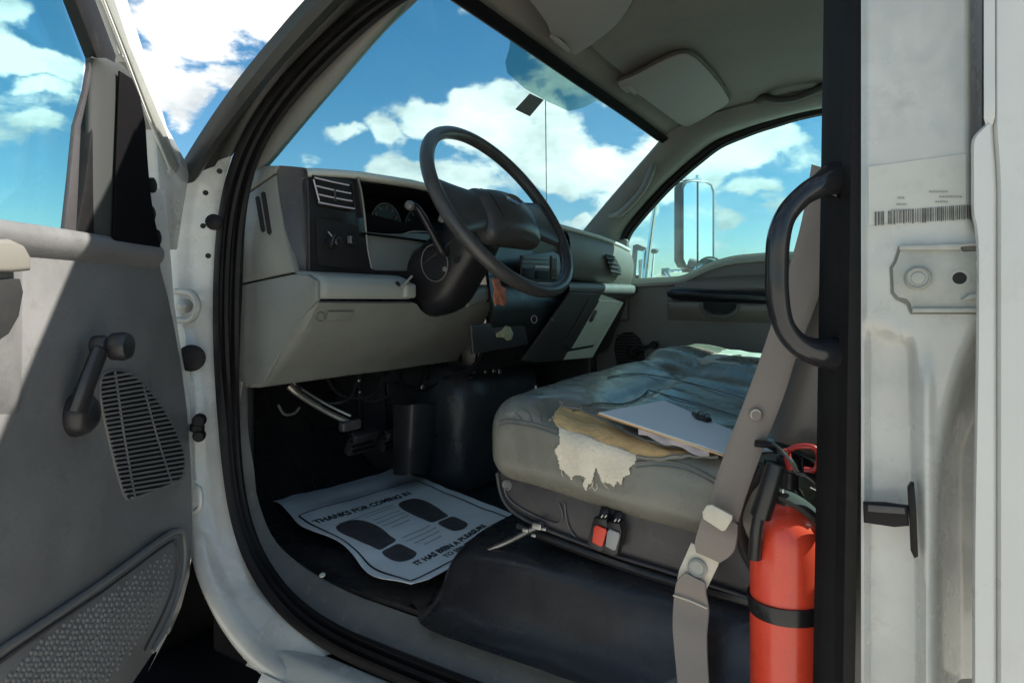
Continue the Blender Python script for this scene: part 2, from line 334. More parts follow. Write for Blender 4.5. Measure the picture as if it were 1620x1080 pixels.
def join_boxes(name,boxes,m,parent,kind=None,label=None,angle=35):
    vs=[];fs=[]
    for P in boxes:   # P = 8 points
        k=len(vs); vs+=P; fs+=[(k,k+1,k+2,k+3),(k+7,k+6,k+5,k+4),(k,k+4,k+5,k+1),(k+1,k+5,k+6,k+2),(k+2,k+6,k+7,k+3),(k+3,k+7,k+4,k)]
    return mk(name,vs,fs,m,parent,angle,label,kind)

from mathutils.bvhtree import BVHTree
def surf(ob):
    o=ORG[ob.name]; me=ob.data
    return BVHTree.FromPolygons([v.co+o-V((0,0,Z0)) for v in me.vertices],[tuple(p.vertices) for p in me.polygons])
def hitpx(bt,px,py,off=0):
    h=bt.ray_cast(CP,ray(px,py).normalized())
    if h[0] is None: h=bt.find_nearest(aty(px,py,.2))
    n=h[1] if h[1].dot(ray(px,py))<0 else -h[1]
    return h[0]+n*off
def hitdir(bt,p,d,off=0):
    h=bt.ray_cast(p,d)
    if h[0] is None: h=bt.find_nearest(p)
    return h[0]-V(d).normalized()*off
# ================================================================== SETTING
g=mk('ground',[(-2500,-2500,0),(2500,-2500,0),(2500,2500,0),(-2500,2500,0)],[(0,1,2,3)],GROUNDM,noz=True,org=V((0,0,0))); g['kind']='structure'
# ================================================================== TRUCK CAB
cab=thing('truck_cab','white work truck cab seen through its open doorway, black rubber seal round the opening','truck cab',(-.6,.8,-.6))
FL=-.56
VIN2=mat('charcoal_vinyl',(.05,.052,.056),.35,bump=.7,bscale=24,mott=.3,mscale=7,bdist=.006)
PTR=mat('pillar_trim_plastic',(.165,.156,.135),.5,bump=.4,bscale=170,mott=.12,bdist=.0010,dirt=(.09,.08,.07),dirtamt=.4)
INS=mat('black_shade_insert',(.005,.0045,.005),.8,spec=.06)  # near-black, shared by the sail's painted shade and other dark parts
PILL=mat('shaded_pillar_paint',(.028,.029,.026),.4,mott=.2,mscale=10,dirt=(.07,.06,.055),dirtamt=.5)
# --- front pillar and hinge jamb, driver side (outer rail, seal outer rail, seal inner rail, glass rail)
seal_out_px=[(358,267,.03),(345,300,.03),(338,400,.03),(335,480,.03),(337,560,.03),(341,613,.03),(349,680,.03),(356,775,.03),(368,855,.03),(394,918,.03),(435,967,.03)]
up_out=[(565,0,.085),(527,38,.08),(482,80,.07),(438,124,.06),(408,166,.05),(378,207,.04)]
up_in=[(627,0,.13),(571,56,.122),(527,98,.115),(467,157,.105),(414,219,.095),(399,246,.09)]
low_in=[(394,280,.08),(389,310,.08),(386,400,.08),(384,480,.08),(380,560,.08),(376,613,.08),(372,680,.08),(375,760,.08),(385,830,.08),(402,874,.08),(431,918,.08)]
RO=[aty(*q) for q in up_out]+[aty(*q) for q in seal_out_px]
RI=[aty(*q) for q in up_in[:5]]+[aty(*q) for q in [(399,246,.09)]]+[aty(*q) for q in low_in[1:]]
low_in_last=aty(460,951,.08)
SO=[V((-.30,.10,.665)),V((-.52,.095,.64)),V((-.62,.09,.59))]+RO+[V((-.93,.03,-.615)),V((-.80,.03,-.62)),V((-.5,.03,-.622)),V((-.2,.03,-.622)),V((-.05,.03,-.612))]
SI=[V((-.30,.145,.655)),V((-.50,.14,.625)),V((-.60,.135,.575))]+RI
while len(SI)<len(SO)-5: SI.append(low_in_last)
SI=SI[:len(SO)-5]
SI[-1]=low_in_last
SI+= [V((-.90,.08,-.605)),V((-.80,.08,-.608)),V((-.5,.08,-.61)),V((-.2,.08,-.61)),V((-.085,.08,-.60))]
sealprof=[(0,-.004),(.06,.006),(.16,.010),(.22,.002),(.30,.001),(.36,.010),(.48,.012),(.55,.003),(.62,.002),(.70,.013),(.84,.014),(.95,.006),(1,-.006)]
rails('door_seal',SO,SI,sealprof,RUB,cab,th=.006,sm=5,rs=120,lap=30)
# B pillar seal, straight run
def bs(px0,px1,py,y0=.03,y1=.08): return aty(px1,py,y0),aty(px0,py,y1)
BO=[];BI=[]
for z in (.66,.5,.35,.2,.1,0,-.1,-.2,-.3,-.4,-.5,-.61):
    f=(z-.35)/-.9
    BO.append(V((-.033-.012*max(0,f),.03,z))); BI.append(V((-.064-.013*max(0,f),.08,z)))
rails('door_seal',BO,BI,[(0,-.004),(.08,.004),(.2,.006),(.3,.0),(.45,.002),(.6,.009),(.85,.010),(.96,.004),(1,-.01)],RUB,cab,th=.006,sm=3,flip=-1)
# outer pillar skin and gutter
PO=[aty(505,0,.005),aty(467,40,0),aty(426,89,-.005),(aty(400,120,-.01)),aty(378,148,-.01),aty(319,228,-.02),aty(279,289,-.03)]
PI_=[aty(578,2,.10),aty(540,42,.095),aty(495,84,.085),aty(466,112,.08),aty(438,146,.07),aty(390,212,.055),aty(358,266,.045)]
POx=[V((-.30,.03,.71)),V((-.55,.02,.665))]+PO; PIx=[V((-.30,.10,.665)),V((-.56,.09,.625))]+PI_
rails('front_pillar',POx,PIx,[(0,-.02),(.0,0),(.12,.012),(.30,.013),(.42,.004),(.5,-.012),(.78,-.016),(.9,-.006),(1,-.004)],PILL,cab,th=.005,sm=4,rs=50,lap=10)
# hinge jamb (white) between fender edge and seal
JA=[aty(276,284,-.0),aty(268,340,-.0),aty(264,400,-.0),aty(270,480,-.0),aty(282,560,-.0),aty(290,640,-.0),aty(294,740,-.0),aty(298,830,-.01),aty(309,905,-.03),aty(338,975,-.03),aty(384,1040,-.03),aty(440,1085,-.03)]
JB=[aty(350,262,.03)]+RO[7:]
JB=[aty(366,246,.045),aty(352,300,.045),aty(346,400,.045),aty(343,480,.045),aty(345,560,.045),aty(350,640,.045),aty(360,720,.045),aty(375,830,.045),aty(404,915,.045),aty(446,962,.045),aty(490,995,.045),V((-.86,.045,-.625))]
rails('hinge_pillar',JA,JB,[(0,-.02),(.0,-.004),(.05,.006),(.14,.012),(.3,.012),(.42,.003),(.6,.0),(.85,.002),(1,-.002)],PAINT_IN,cab,th=.004,sm=5)
# rocker below the sill
grid('rocker_panel',[[V((x,-.03-.0,-.655)),V((x,-.005,-.632)),V((x,.012,-.628)),V((x,.035,-.63))] for x in (-1.0,-.86,-.6,-.3,.0,.12)]+[],PAINT_IN,cab,th=.004,smv=3)
grid('rocker_skin',[[V((x,-.03,-.655)),V((x,-.04,-.67)),V((x,-.035,-.70)),V((x,.0,-.72))] for x in (-.95,-.8,-.4,.0,.4,.6)],PAINT,cab,th=.004,smv=3)
# fender and hood ahead of the doorway (behind the open door)
grid('fender',[[V((x,-.05,-.50 if x>-1.6 else -.35)),V((x,-.075,-.3)),V((x,-.06,-.05)),V((x,.0,.10)),V((x,.16,.15)),V((x,.5,.19)),V((x,.85,.20)),V((x,1.2,.19)),V((x,1.54,.15)),V((x,1.70,.10)),V((x,1.775,-.3)),V((x,1.75,-.50 if x>-1.6 else -.35))] for x in (-1.335,-1.6,-2.0,-2.4,-2.6)],PAINT,cab,th=.01,smv=3)
BLK=[rbox('step_box',(-.75,.06,-.98),(.78,.16,.22),.03,INS,cab,n=(1,1,1))]  # near-black colour stands in for the shade below the doorway
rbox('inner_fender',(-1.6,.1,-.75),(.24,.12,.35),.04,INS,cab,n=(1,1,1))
# jamb fittings: threaded holes, plug, hinge check strap, grommet, bolt
jn=V((.75,-.62,0))
def jp(px,py,y=0.0): return aty(px,py,y)
for (px,py) in ((348,272),(326,306),(322,358),(330,405)):
    disc('hole',jp(px,py,.02)+jn*.007,jn,.0055,.0015,BLACKM,cab,n=12)
lathe('rubber_plug',jp(339,352,.02),jn,[(.010,0),(.016,.003),(.016,.010),(.010,.014)],RUB,cab,n=16)
c0=jp(290,483,-.005)+jn*.012
hp=[aty(px,py,-.01) for px,py in ((279,461),(300,462),(309,470),(313,484),(308,500),(298,507),(282,506))]
tube('check_strap',hp,.0065,ZINC,cab,n=10,sm=3)
lathe('bolt',aty(292,484,-.01),jn,[(.015,-.01),(.015,0),(.010,.006),(.004,.016)],ZINC,cab,n=12)
lathe('grommet',jp(303,566,.0),jn,[(.02,-.004),(.026,0),(.027,.004),(.020,.007),(.010,.008)],RUB,cab,n=20)
b0=aty(316,678,-.01)
for (dx,dz,r) in ((0,.018,.013),(0,-.012,.012),(-.01,.003,.012)): lathe('bolt',b0+V((dx*.5,0,dz))+jn*.006,jn,[(r,-.006),(r,.006),(r*.7,.012)],RUB,cab,n=12)
tube('bolt',[b0-V((.03,0,0)),b0+V((.01,-.004,0))],.008,RUB,cab,n=10,sm=1)
tube('hinge_pin',[aty(309,768,-.03),aty(316,775,-.03),aty(317,800,-.03),aty(309,808,-.03)],.005,PAINT_IN,cab,n=8,sm=3)
# --- scuff plate / kick trim inside the seal
KA=[aty(381,603,.082),aty(372,680,.082),aty(375,760,.082),aty(385,830,.082),aty(402,874,.082),aty(431,918,.082),aty(460,951,.082),V((-.90,.082,-.605)),V((-.80,.082,-.608)),V((-.55,.082,-.61)),V((-.3,.082,-.61)),V((-.08,.082,-.60))]
KB=[aty(390,606,.115),aty(392,680,.115),aty(402,738,.12),aty(408,790,.13),aty(436,855,.135),aty(492,902,.135),aty(560,938,.135),aty(640,968,.135),V((-.66,.135,-.571)),V((-.55,.135,-.571)),V((-.3,.135,-.571)),V((-.08,.135,-.571))]
rails('scuff_plate',KA,KB,[(0,-.012),(.0,0),(.04,.004),(.2,.003),(.5,.004),(.8,.004),(.95,.003),(1,-.002),(1,-.02)],SILLP,cab,th=.0,sm=5,rs=60)
disc('screw',aty(510,913,.12)+V((0,0,.004)),(.1,-.3,1),.006,.003,CREAM,cab,n=12)
rbox('light_leak_block',(-.55,.09,-.665),(.62,.075,.035),.01,INS,cab,n=(1,1,1))  # added dark filler boxes that stop light slivers under the sill
rbox('light_leak_block',(-.60,.27,-.635),(.66,.12,.035),.01,INS,cab,n=(1,1,1))
# --- floor, firewall, tunnel, riser
grid('floor_mat',[[V((x,y,FL+(.012*noise.noise(V((x*5,y*5,0))) if .2<y<1.5 else 0))) for y in [.137,.16]+[.24+i*.08 for i in range(18)]] for x in [-1.45+i*.1 for i in range(20)]],VINYL,cab,th=.01,smv=1)
grid('firewall',[[V((-1.33,y,FL)),V((-1.43,y,FL+.03)),V((-1.62,y,FL+.20)),V((-1.68,y,-.2)),V((-1.66,y,.1)),V((-1.45,y,.16))] for y in (.02,.3,.6,.9,1.2,1.66)],VINYL,cab,th=.02,smv=3,smu=1)
rbox('engine_cover',(-1.36,.98,-.38),(.30,.24,.20),.09,VIN2,cab,n=(6,6,6),disp=lambda p,n:p+V((0,0,-.10*max(0,p.x))))
rbox('kick_panel',(-1.41,.135,-.25),(.20,.012,.33),.02,BLACKM,cab,n=(1,1,1))
rbox('kick_panel',(-1.30,1.60,-.25),(.26,.03,.33),.02,CHAR,cab,n=(1,1,1))
RP=[(.30,1.0),(.24,.98),(.205,.92),(.18,.80),(.165,.62),(.150,.40),(.130,.18),(.105,.05),(.085,.0)]
rows=[]
for x,f in ((-.775,0),(-.755,.05),(-.735,.25),(-.722,.50),(-.710,.72),(-.69,.88),(-.66,.96),(-.62,1),(-.5,1.02),(-.35,1.03),(-.2,1.03),(0,1.03),(.2,1.03),(.42,1.03)):
    rows.append([V((x,y+(.06*(1-f) if f<.97 else 0),FL+.004+h*.125*min(f,1.03))) for y,h in RP]+[])
    rows[-1]=[V((x,1.30,FL+.004+.125*min(f,1.03))),V((x,.6,FL+.004+.125*min(f,1.03)))]+rows[-1]
grid('seat_riser',rows,VINYL,cab,smu=4,smv=4,disp=lambda p,n,u,v:p+n*.004*noise.noise(p*7)*(1 if p.z>FL+.01 else 0)+n*.002*noise.noise(p*25))
# muddy scuff on the riser corner
grid('mud_patch',[[atz(741+i*13+6*math.sin(j),(915-i*13)-j*9+3*math.sin(i*2.1+j*3),-.505+.010*j) for j in range(5)] for i in range(7)],DIRTW,None,smu=3,smv=3) if False else None
# --- pillar trims
TA=[V((-.30,.15,.655)),V((-.50,.145,.63)),aty(680,-64,.145)]+[aty(px-9,py-4,y+.004) for px,py,y in up_in]+[aty(388,264,.089)]
TB=[V((-.45,.22,.64)),V((-.62,.20,.625)),aty(704,-52,.16)]+[aty(657,0,.155),aty(612,45,.15),aty(580,80,.145),aty(506,162,.13),aty(455,220,.115),aty(425,256,.105),aty(412,270,.10)]
rails('pillar_trim',TA,TB,[(0,-.01),(0,0),(.2,.006),(.5,.009),(.8,.006),(1,0),(1,-.012)],PTR,cab,th=.003,sm=5,rs=50,lap=10)
# passenger side: pillar trim with grab recess, roof side rail
WR=[aty(905,385,1.55),aty(917,373,1.55),aty(960,322,1.54),aty(1005,271,1.52),aty(1040,231,1.505),aty(1053,214,1.50),V((-.655,1.50,.628)),V((-.52,1.50,.655)),V((-.30,1.50,.672)),V((0,1.50,.675)),V((.45,1.50,.675))]
WS=[aty(978,400,1.60),aty(985,369,1.60),aty(1003,343,1.60),aty(1045,296,1.60),aty(1075,268,1.60),aty(1100,247,1.60),aty(1130,224,1.60),aty(1165,208,1.60),aty(1215,190,1.60),aty(1318,164,1.60),V((.45,1.60,.66))]
rails('pillar_trim',WR,WS,[(0,-.012),(0,0),(.15,.010),(.45,.022),(.7,.020),(.9,.008),(1,-.004)],PTR,cab,th=.003,sm=5,flip=-1)
WS2=[p+V((0,.03,-.0))+V((.02,0,-.02)) for p in WS]
rails('door_seal',WS,[p+V((.014,.03,-.016)) for p in WS],[(0,-.003),(.1,.009),(.3,.012),(.45,.003),(.6,.012),(.9,.010),(1,-.004)],RUB,cab,th=.004,sm=5,flip=-1)
hpth=[aty(978,340,1.53),aty(985,332,1.50),aty(1000,317,1.49),aty(1015,300,1.49),aty(1027,284,1.52)]
tube('grab_loop',[aty(965,342,1.545),aty(980,338,1.51),aty(998,322,1.49),aty(1018,298,1.49),aty(1030,272,1.51),aty(1036,256,1.53)],[.010,.014,.012,.012,.014,.010],PTR,cab,n=10,sm=4)
rbox('recess',(aty(1003,318,1.535)),(.012,.010,.065),.009,CHAR,cab,n=(1,1,2),rot=Matrix.Rotation(R_(42),3,'Y'))
# --- header, headliner, roof
HD=[(-.706,.16,.597),(-.725,.5,.612),(-.732,.83,.616),(-.727,1.2,.612),(-.720,1.50,.601)]
hr=[]
for k,p in enumerate(HD):
    p=V(p); hr.append([p+V((-.03,0,-.02)),p,p+V((.012,0,.004)),p+V((.05,0,.026)),p+V((.085,0,.034))])
grid('header_trim',hr,HEADL,cab,th=.004,smu=4,smv=2)
rails('header_seal',[V(p)+V((-.016,0,-.028)) for p in HD],[V(p)+V((.010,0,-.013)) for p in HD],[(0,0),(.2,.004),(.8,.004),(1,0)],INS,cab,th=.003,sm=4)
def hz(x,y):
    e=min(y-.12,1.58-y); 
    z=.650+.06*(1-math.exp(-(x+.66)*5)) if x>-.66 else .645
    z-=.03*math.exp(-max(0,e)/.06)
    return z+.005*noise.noise(V((x*4,y*4,1)))
grid('headliner',[[V((x,y,hz(x,y))) for y in [.12,.16,.22,.3]+[.4+i*.1 for i in range(11)]+[1.46,1.52,1.56]] for x in [-.66,-.62,-.57,-.5]+[-.4+i*.1 for i in range(10)]],HEADL,cab,th=.01)
grid('roof',[[V((x,y,z+dz)) for (y,z) in ((.02,.70),(.05,.735),(.15,.765),(.5,.79),(.83,.795),(1.2,.79),(1.5,.765),(1.62,.735),(1.66,.70))] for (x,dz) in ((-.76,-.09),(-.70,-.035),(-.6,0),(-.3,.01),(.1,.01),(.5,-.01),(.62,-.06))],PAINT,cab,th=.012,smv=3,smu=3)
grid('roof_side',[[V((x,.02,.70)),V((x,.03,.68)),V((x,.10,.66))] for x in (-.60,-.3,.1,.6)],PAINT,cab,th=.005)
grid('roof_side',[[V((x,1.66,.70)),V((x,1.65,.68)),V((x,1.60,.655))] for x in (-.60,-.3,.1,.6)],PAINT,cab,th=.005)
# --- rear wall with its window opening
def wall(name,x,y0,y1,z0,z1,m,t=.03): return rbox(name,(x,(y0+y1)/2,(z0+z1)/2),(t/2,(y1-y0)/2,(z1-z0)/2),.008,m,cab,n=(1,1,1))
wall('rear_wall',.45,.03,1.66,-.62,.20,GREYD); wall('rear_wall',.45,.03,1.66,.56,.70,GREYD); wall('rear_wall',.45,.03,.32,.20,.56,GREYD); wall('rear_wall',.45,1.40,1.66,.20,.56,GREYD)
plate('rear_window',[(.455,.31,.19),(.455,1.37,.19),(.455,1.37,.57),(.455,.31,.57)],(.005,0,0),SGLASS,cab,bev=0)
# --- windshield
GA=[(-1.30,.05,.10),(-1.12,.095,.245)]; 
gl=aty(425,256,.10); gt=V((-.71,.15,.60)); gr=aty(917,373,1.555); grt=V((-.722,1.505,.603))
rows=[]
for k in range(9):
    t=k/8; 
    def edge(base,topp): 
        return base.lerp(topp,(t-.15)/.85) if t>.15 else base+(base-topp)*(.15-t)/.85*1.1
    a=edge(gl,gt); b=edge(gr,grt); r=[]
    for j in range(13):
        s=j/12; p=a.lerp(b,s); bow=4*s*(1-s); r.append(p+V((-.055,0,.012))*bow)
    rows.append(r)
WG=rows
grid('windshield',rows,WGLASS,cab,smu=2,smv=2)
wn=(V(gt)-V(gl)).cross(V(gr)-V(gl)).normalized()
if wn.x<0: wn=-wn
def ong(px,py,off=.012): return atp(px,py,V(rows[6][6])+V((-.0,0,0))+wn*off,wn)
# translucent grey patch and thin crack line at the top of the windshield
plate('translucent_patch',[ong(*q) for q in ((795,30),(808,48),(806,75),(799,98),(802,115),(830,140),(865,160),(900,176),(925,169),(943,159),(975,168),(1010,185),(1000,178),(900,102))],wn*.0015,BAND,cab,bev=0)
STK=mat('dark_sticker',(.10,.115,.11),.6,mott=.3,mscale=120)
plate('inspection_sticker',[ong(*q) for q in ((815,173),(838,148),(860,158),(838,184))],wn*.001,STK,cab,bev=0)
tube('glass_seam',[ong(863,160),ong(864,260),ong(865,385)],.0016,mat('seam_grey',(.12,.16,.16),.5),cab,n=6,sm=1)
# --- B pillar jamb, pressed steel (grid relief on the plane y=0.035)
def sst(a,b,x):
    t=max(0,min(1,(x-a)/(b-a))); return t*t*(3-2*t)
def bj(px,py):
    # inward depth in metres as pressed into the panel
    d=0
    d+=.055*sst(1528,1568,px)*(1-sst(330,380,py))               # upper return towards the skin
    d+=.004*sst(1372,1364,px)
    low=sst(508+ (px-1365)*.35,524+(px-1365)*.35,py)             # lower pocket
    edge=1443+12*sst(540,1000,py)
    d+=.016*low*sst(edge+8,edge-6,px)*sst(1366,1378,px)
    cav=sst(560,700,py+(px-1540)*-.9)
    d+=.092*sst(1472,1536,px)*sst(500,740,py-(1540-px)*2.2)
    d-=.006*math.exp(-((px-1466)/10)**2)*sst(540,620,py)
    d+=.0012*noise.noise(V((px*.02,py*.02,0)))
    return d
rows=[]
for i in range(101):
    py=-170+i*13.2; rows.append([aty(1362+j*4.9,py,.0)+V((0,bj(1362+j*4.9,py),0)) for j in range(42)])
grid('center_pillar',rows,PAINT_IN,cab,th=.003,angle=60)
sk=[]
for py in list(range(-170,180,50))+[186,200,215,230,260,300,330,345,360,400,480,560,700,850,1000,1150]:
    l=1563 if py<186 else (1563-27*sst(186,225,py)+8*sst(330,380,py)-6*sst(500,900,py))
    rr=1571 if py<186 else 1571+6*sst(186,300,py)
    sk.append([aty(l+4,py,.0)+V((0,.012,0)),aty(l,py,-.018),aty(l+2,py,-.026),aty(l+5,py,-.029),aty(rr-8,py,-.029),aty(rr-3,py,-.028),aty(rr,py,-.024),aty(rr+3,py,-.028),aty(rr+7,py,-.031),aty(rr+60,py,-.033),aty(rr+140,py,-.033),aty(rr+900,py,-.034)])
grid('body_side',sk,PAINT,cab,th=.003,smu=2,angle=50)
# backing inner pillar
grid('pillar_trim',[[V((-.064,.082,z)),V((-.05,.11,z)),V((.0,.135,z)),V((.10,.14,z)),V((.43,.12,z))] for z in (-.60,-.2,.2,.66)],GREYD,cab,th=.003)
# latch bracket
plate('bracket_shadow',[aty(px,py,-.0004) for px,py in ((1421,390),(1546,386),(1546,497),(1440,497),(1434,482),(1417,474),(1409,464),(1407,423),(1414,412))],(0,-.0008,0),mat('painted_shadow',(.17,.17,.15),.6),cab,bev=0)  # added dark plate draws the bracket's shadow outline
br=plate('latch_bracket',[aty(px,py,-.001) for px,py in ((1424,396),(1520,393),(1523,398),(1546,397),(1546,490),(1443,491),(1440,480),(1434,473),(1421,470),(1414,462),(1412,424),(1418,415))],(0,-.003,0),ZINC,cab,bev=.001)
for a in ([(1422,389),(1519,386),(1546,384),(1546,389),(1520,391),(1519,396),(1423,396)],[(1443,487),(1546,487),(1546,494),(1443,494)],[(1520,474),(1532,466),(1546,464),(1546,472),(1522,475)]):
    plate('flange',[aty(px,py,-.003) for px,py in a],(0,-.006,0),ZINC,br,bev=.001)
bc=aty(1452,440,-.004)
lathe('bolt',bc,(0,-1,0),[(.0120,0),(.0120,.002),(.0108,.0065),(.0095,.0090),(.0082,.0070),(.0065,.0070),(.0055,.0085),(.002,.0090)],ZINC,br,n=28)
lathe('hole',aty(1518,440,-.004),(0,-1,0),[(.0085,0),(.0085,.0008),(.0055,.0009)],ZINC,br,n=20); disc('hole',aty(1518,440,-.0045),(0,-1,0),.0058,.0008,BLACKM,br,n=20,bev=.0002)
# paper data label with bar code
lb=grid('data_label',[[aty(1374+i*8.1,264+(i*-1.1)+j*11.6+(i*-.25*j/8),-.0012)+V((0,bj(1374+i*8.1,300),0)) for i in range(20)] for j in range(9)],LABELM,cab,th=.0003)
random.seed(11)
bxs=[];x=1384.0
while x<1537:
    wd=random.choice((1.0,1.4,1.8,2.6)); gap=random.choice((1.2,1.8,2.4))
    if 1397<x<1405: x=1405
    t=(x-1374)/154; y0=336-12*t; y1=357-10*t+random.uniform(-1,1)
    def pp(a,b,dy): return aty(a,b,-.002-dy)+V((0,bj(a,300),0))
    bxs.append([pp(x,y0,0),pp(x+wd,y0,0),pp(x+wd,y1,0),pp(x,y1,0),pp(x,y0,.0003),pp(x+wd,y0,.0003),pp(x+wd,y1,.0003),pp(x,y1,.0003)]); x+=wd+gap
join_boxes('bar_code',bxs,LABELI,lb,kind='stuff')
# faint printed rows above the code
bxs=[]
for (xa,xb,yy) in ((1410,1440,331),(1418,1432,322),(1420,1428,312),(1480,1500,318),(1486,1520,310),(1470,1496,302)):
    x=xa
    while x<xb:
        wd=random.uniform(1.5,3.5); t=(x-1374)/154
        bxs.append([pp(x,yy,0),pp(x+wd,yy,0),pp(x+wd,yy+2.6,0),pp(x,yy+2.6,0),pp(x,yy,.0003),pp(x+wd,yy,.0003),pp(x+wd,yy+2.6,.0003),pp(x,yy+2.6,.0003)]); x+=wd+1.5
join_boxes('small_print',bxs,mat('faded_print',(.28,.27,.24),.7),lb,kind='stuff')
# rubber bumper
bb=plate('rubber_bumper',[aty(px,py,-.002) for px,py in ((1435,768),(1440,760),(1446,761),(1449,800),(1452,872),(1446,875),(1440,862),(1438,815))],(0,-.016,0),RUB,cab,bev=.003)
plate('arm',[aty(px,py,-.004) for px,py in ((1366,791),(1400,792),(1437,797),(1438,827),(1415,829),(1367,822))],(0,-.012,0),RUB,bb,bev=.003)
plate('inset',[aty(px,py,-.0165) for px,py in ((1373,797),(1432,802),(1432,812),(1373,808))],(0,-.003,0),CHAR,bb,bev=.001)

# ================================================================== DRIVER DOOR (open)
HO=V((-1.226,.050,0)); DE=V((.599,-.801,0)); DN=V((.801,.599,0))
door=thing('truck_door','open driver door with grey trim panel, window crank and round-edged speaker grille','vehicle door',tuple(HO+V((0,0,-.6))))
def dp(px,py,off=0): return atp(px,py,HO+DN*off,DN)
def duv(u,z,off=0): return HO+DE*u+V((0,0,z))+DN*off
du1=1.02
# white shell
plate('door_shell',[dp(px,py,-.012) for px,py in ((262,300),(270,400),(276,480),(288,560),(302,640),(307,760),(304,880),(292,935),(272,985),(250,1030))]+[duv(.16,-.60,-.012),duv(du1-.06,-.66,-.012),duv(du1,-.6,-.012),duv(du1,.115,-.012),dp(0,356,-.012),dp(225,392,-.012),dp(232,300,-.012)],DN*-.075,PAINT,door,bev=.006,seg=3)
# window frame of the shell: slanted upper-front rail
def bar(name,a,b,w0,off0,off1,m,par,bev=.003):   # strip given by px quad list
    return plate(name,[dp(px,py,off0) for px,py in a],DN*(off1-off0),m,par,bev=bev)
plate('window_frame',[dp(px,py,-.035) for px,py in ((158,-60),(112,-60),(134,0),(166,85),(190,105),(222,165),(232,300),(233,395),(262,395),(272,330),(283,268),(245,200),(180,0))],DN*.022,PAINT_IN,door,bev=.003)
tube('frame_lip',[dp(px,py,-.010) for px,py in ((146,-50),(163,0),(196,85),(232,180),(268,268))],.0022,PAINT,door,n=8,sm=3)
plate('window_frame',[dp(px,py,-.010) for px,py in ((168,0),(200,80),(235,172),(272,262),(280,274),(285,264),(262,205),(205,70),(182,0),(165,-50),(150,-50))],DN*-.02,GREYP,door,bev=.002)
plate('glass_channel',[dp(px,py,-.02) for px,py in ((80,-50),(97,0),(133,92),(137,110),(124,200),(114,290),(98,372),(134,376),(141,300),(148,200),(160,120),(165,88),(131,0),(112,-50))],DN*.018,RUB,door,bev=.003)
plate('channel_lip',[dp(px,py,-.006) for px,py in ((136,98),(128,145),(112,200),(103,290),(94,371),(113,373),(117,290),(121,200),(134,140),(139,112))],DN*.006,CHAR,door,bev=.001)
sail=grid('mirror_trim',[[dp(135+k1*(a-135),y,-.010+.016*math.sin(math.pi*min(1,k1*1.0))**.7) for k1 in (0,.08,.25,.45,.6,.75,.9,1)] for (y,a) in ((92,172),(105,196),(130,212),(160,222),(200,229),(250,232),(300,236),(340,242),(393,254))],mat('mirror_trim_plastic',(.034,.036,.034),.7,spec=.3,bump=.3,bscale=300,bdist=.0006),door,th=.004,smu=3,smv=3)
plate('black_shade_insert',[dp(px,py,.008) for px,py in ((186,112),(205,124),(218,152),(227,198),(230,250),(234,300),(240,340),(251,391),(176,384),(178,320),(181,240),(184,160))],DN*.004,INS,door,bev=.003,seg=3)  # dark plate paints the shade on the hinge side of the sail
for (px,py,r) in ((240,293,.013),(238,338,.013),(247,376,.014)):
    lathe('rubber_plug',dp(px,py,-.004),DN,[(r*.8,-.02),(r,0),(r,.003),(r*.7,.005)],RUB,door,n=16)
plate('door_glass',[duv(du1-.08,.10,-.03),duv(du1-.08,.56,-.03),duv(.33,.56,-.03),dp(97,0,-.03),dp(133,100,-.03),dp(100,372,-.03)],DN*-.004,SGLASS,door,bev=0)
plate('window_frame',[duv(.30,.555,-.02),duv(.32,.60,-.02),duv(du1-.02,.60,-.02),duv(du1-.0,.10,-.02),duv(du1-.09,.10,-.02),duv(du1-.09,.555,-.02)],DN*-.03,RUB,door,bev=.004)
# trim panel
tp=[(0,355),(120,372),(244,392),(253,400),(256,425),(268,470),(280,530),(290,590),(298,650),(304,740),(306,840),(301,910),(288,960),(270,1003)]
P0=[dp(px,py,0) for px,py in tp]+[duv(.18,-.55),duv(.5,-.58),duv(du1-.05,-.62),duv(du1-.03,.1)]
plate('trim_panel',P0,DN*-.012,DOORP,door,bev=.006,seg=3)
# rolled top ledge and its step (light lip, then a shallow shoulder)
led=[]
for (px,py) in ((-120,336),(0,356),(60,364),(120,373),(180,382),(246,393)):
    p=dp(px,py,0); led.append([p+V((0,0,.004))-DN*.012,p+V((0,0,.006))+DN*.004,p+V((0,0,-.004))+DN*.014,p+V((0,0,-.018))+DN*.013,p+V((0,0,-.030))+DN*.004,p+V((0,0,-.036))-DN*.003])
grid('top_ledge',led,DOORP,door,smu=4,smv=3,th=0)
# armrest pull at the frame's left edge
grid('armrest',[[dp(-260,y0,0),dp(-200,y0,o*.8),dp(-60,y0,o),dp(10,y0,o*.92),dp(26,y0,o*.6),dp(36,y0,-.002)] for (y0,o) in ((385,.0),(400,.03),(430,.045),(470,.042),(530,.035),(600,.02),(660,-.002))],DOORP,door,smu=5,smv=4)
plate('pull_pad',[dp(px,py,.043) for px,py in ((-200,382),(0,378),(22,388),(32,405),(33,428),(0,431),(-200,431))],DN*.012,mat('brown_grey_pad',(.16,.15,.13),.4),door,bev=.005,seg=3)
plate('pull_recess',[dp(px,py,.040) for px,py in ((-200,440),(0,440),(26,441),(31,462),(24,500),(8,528),(-40,560),(-200,560))],DN*.004,BLACKM,door,bev=.001)
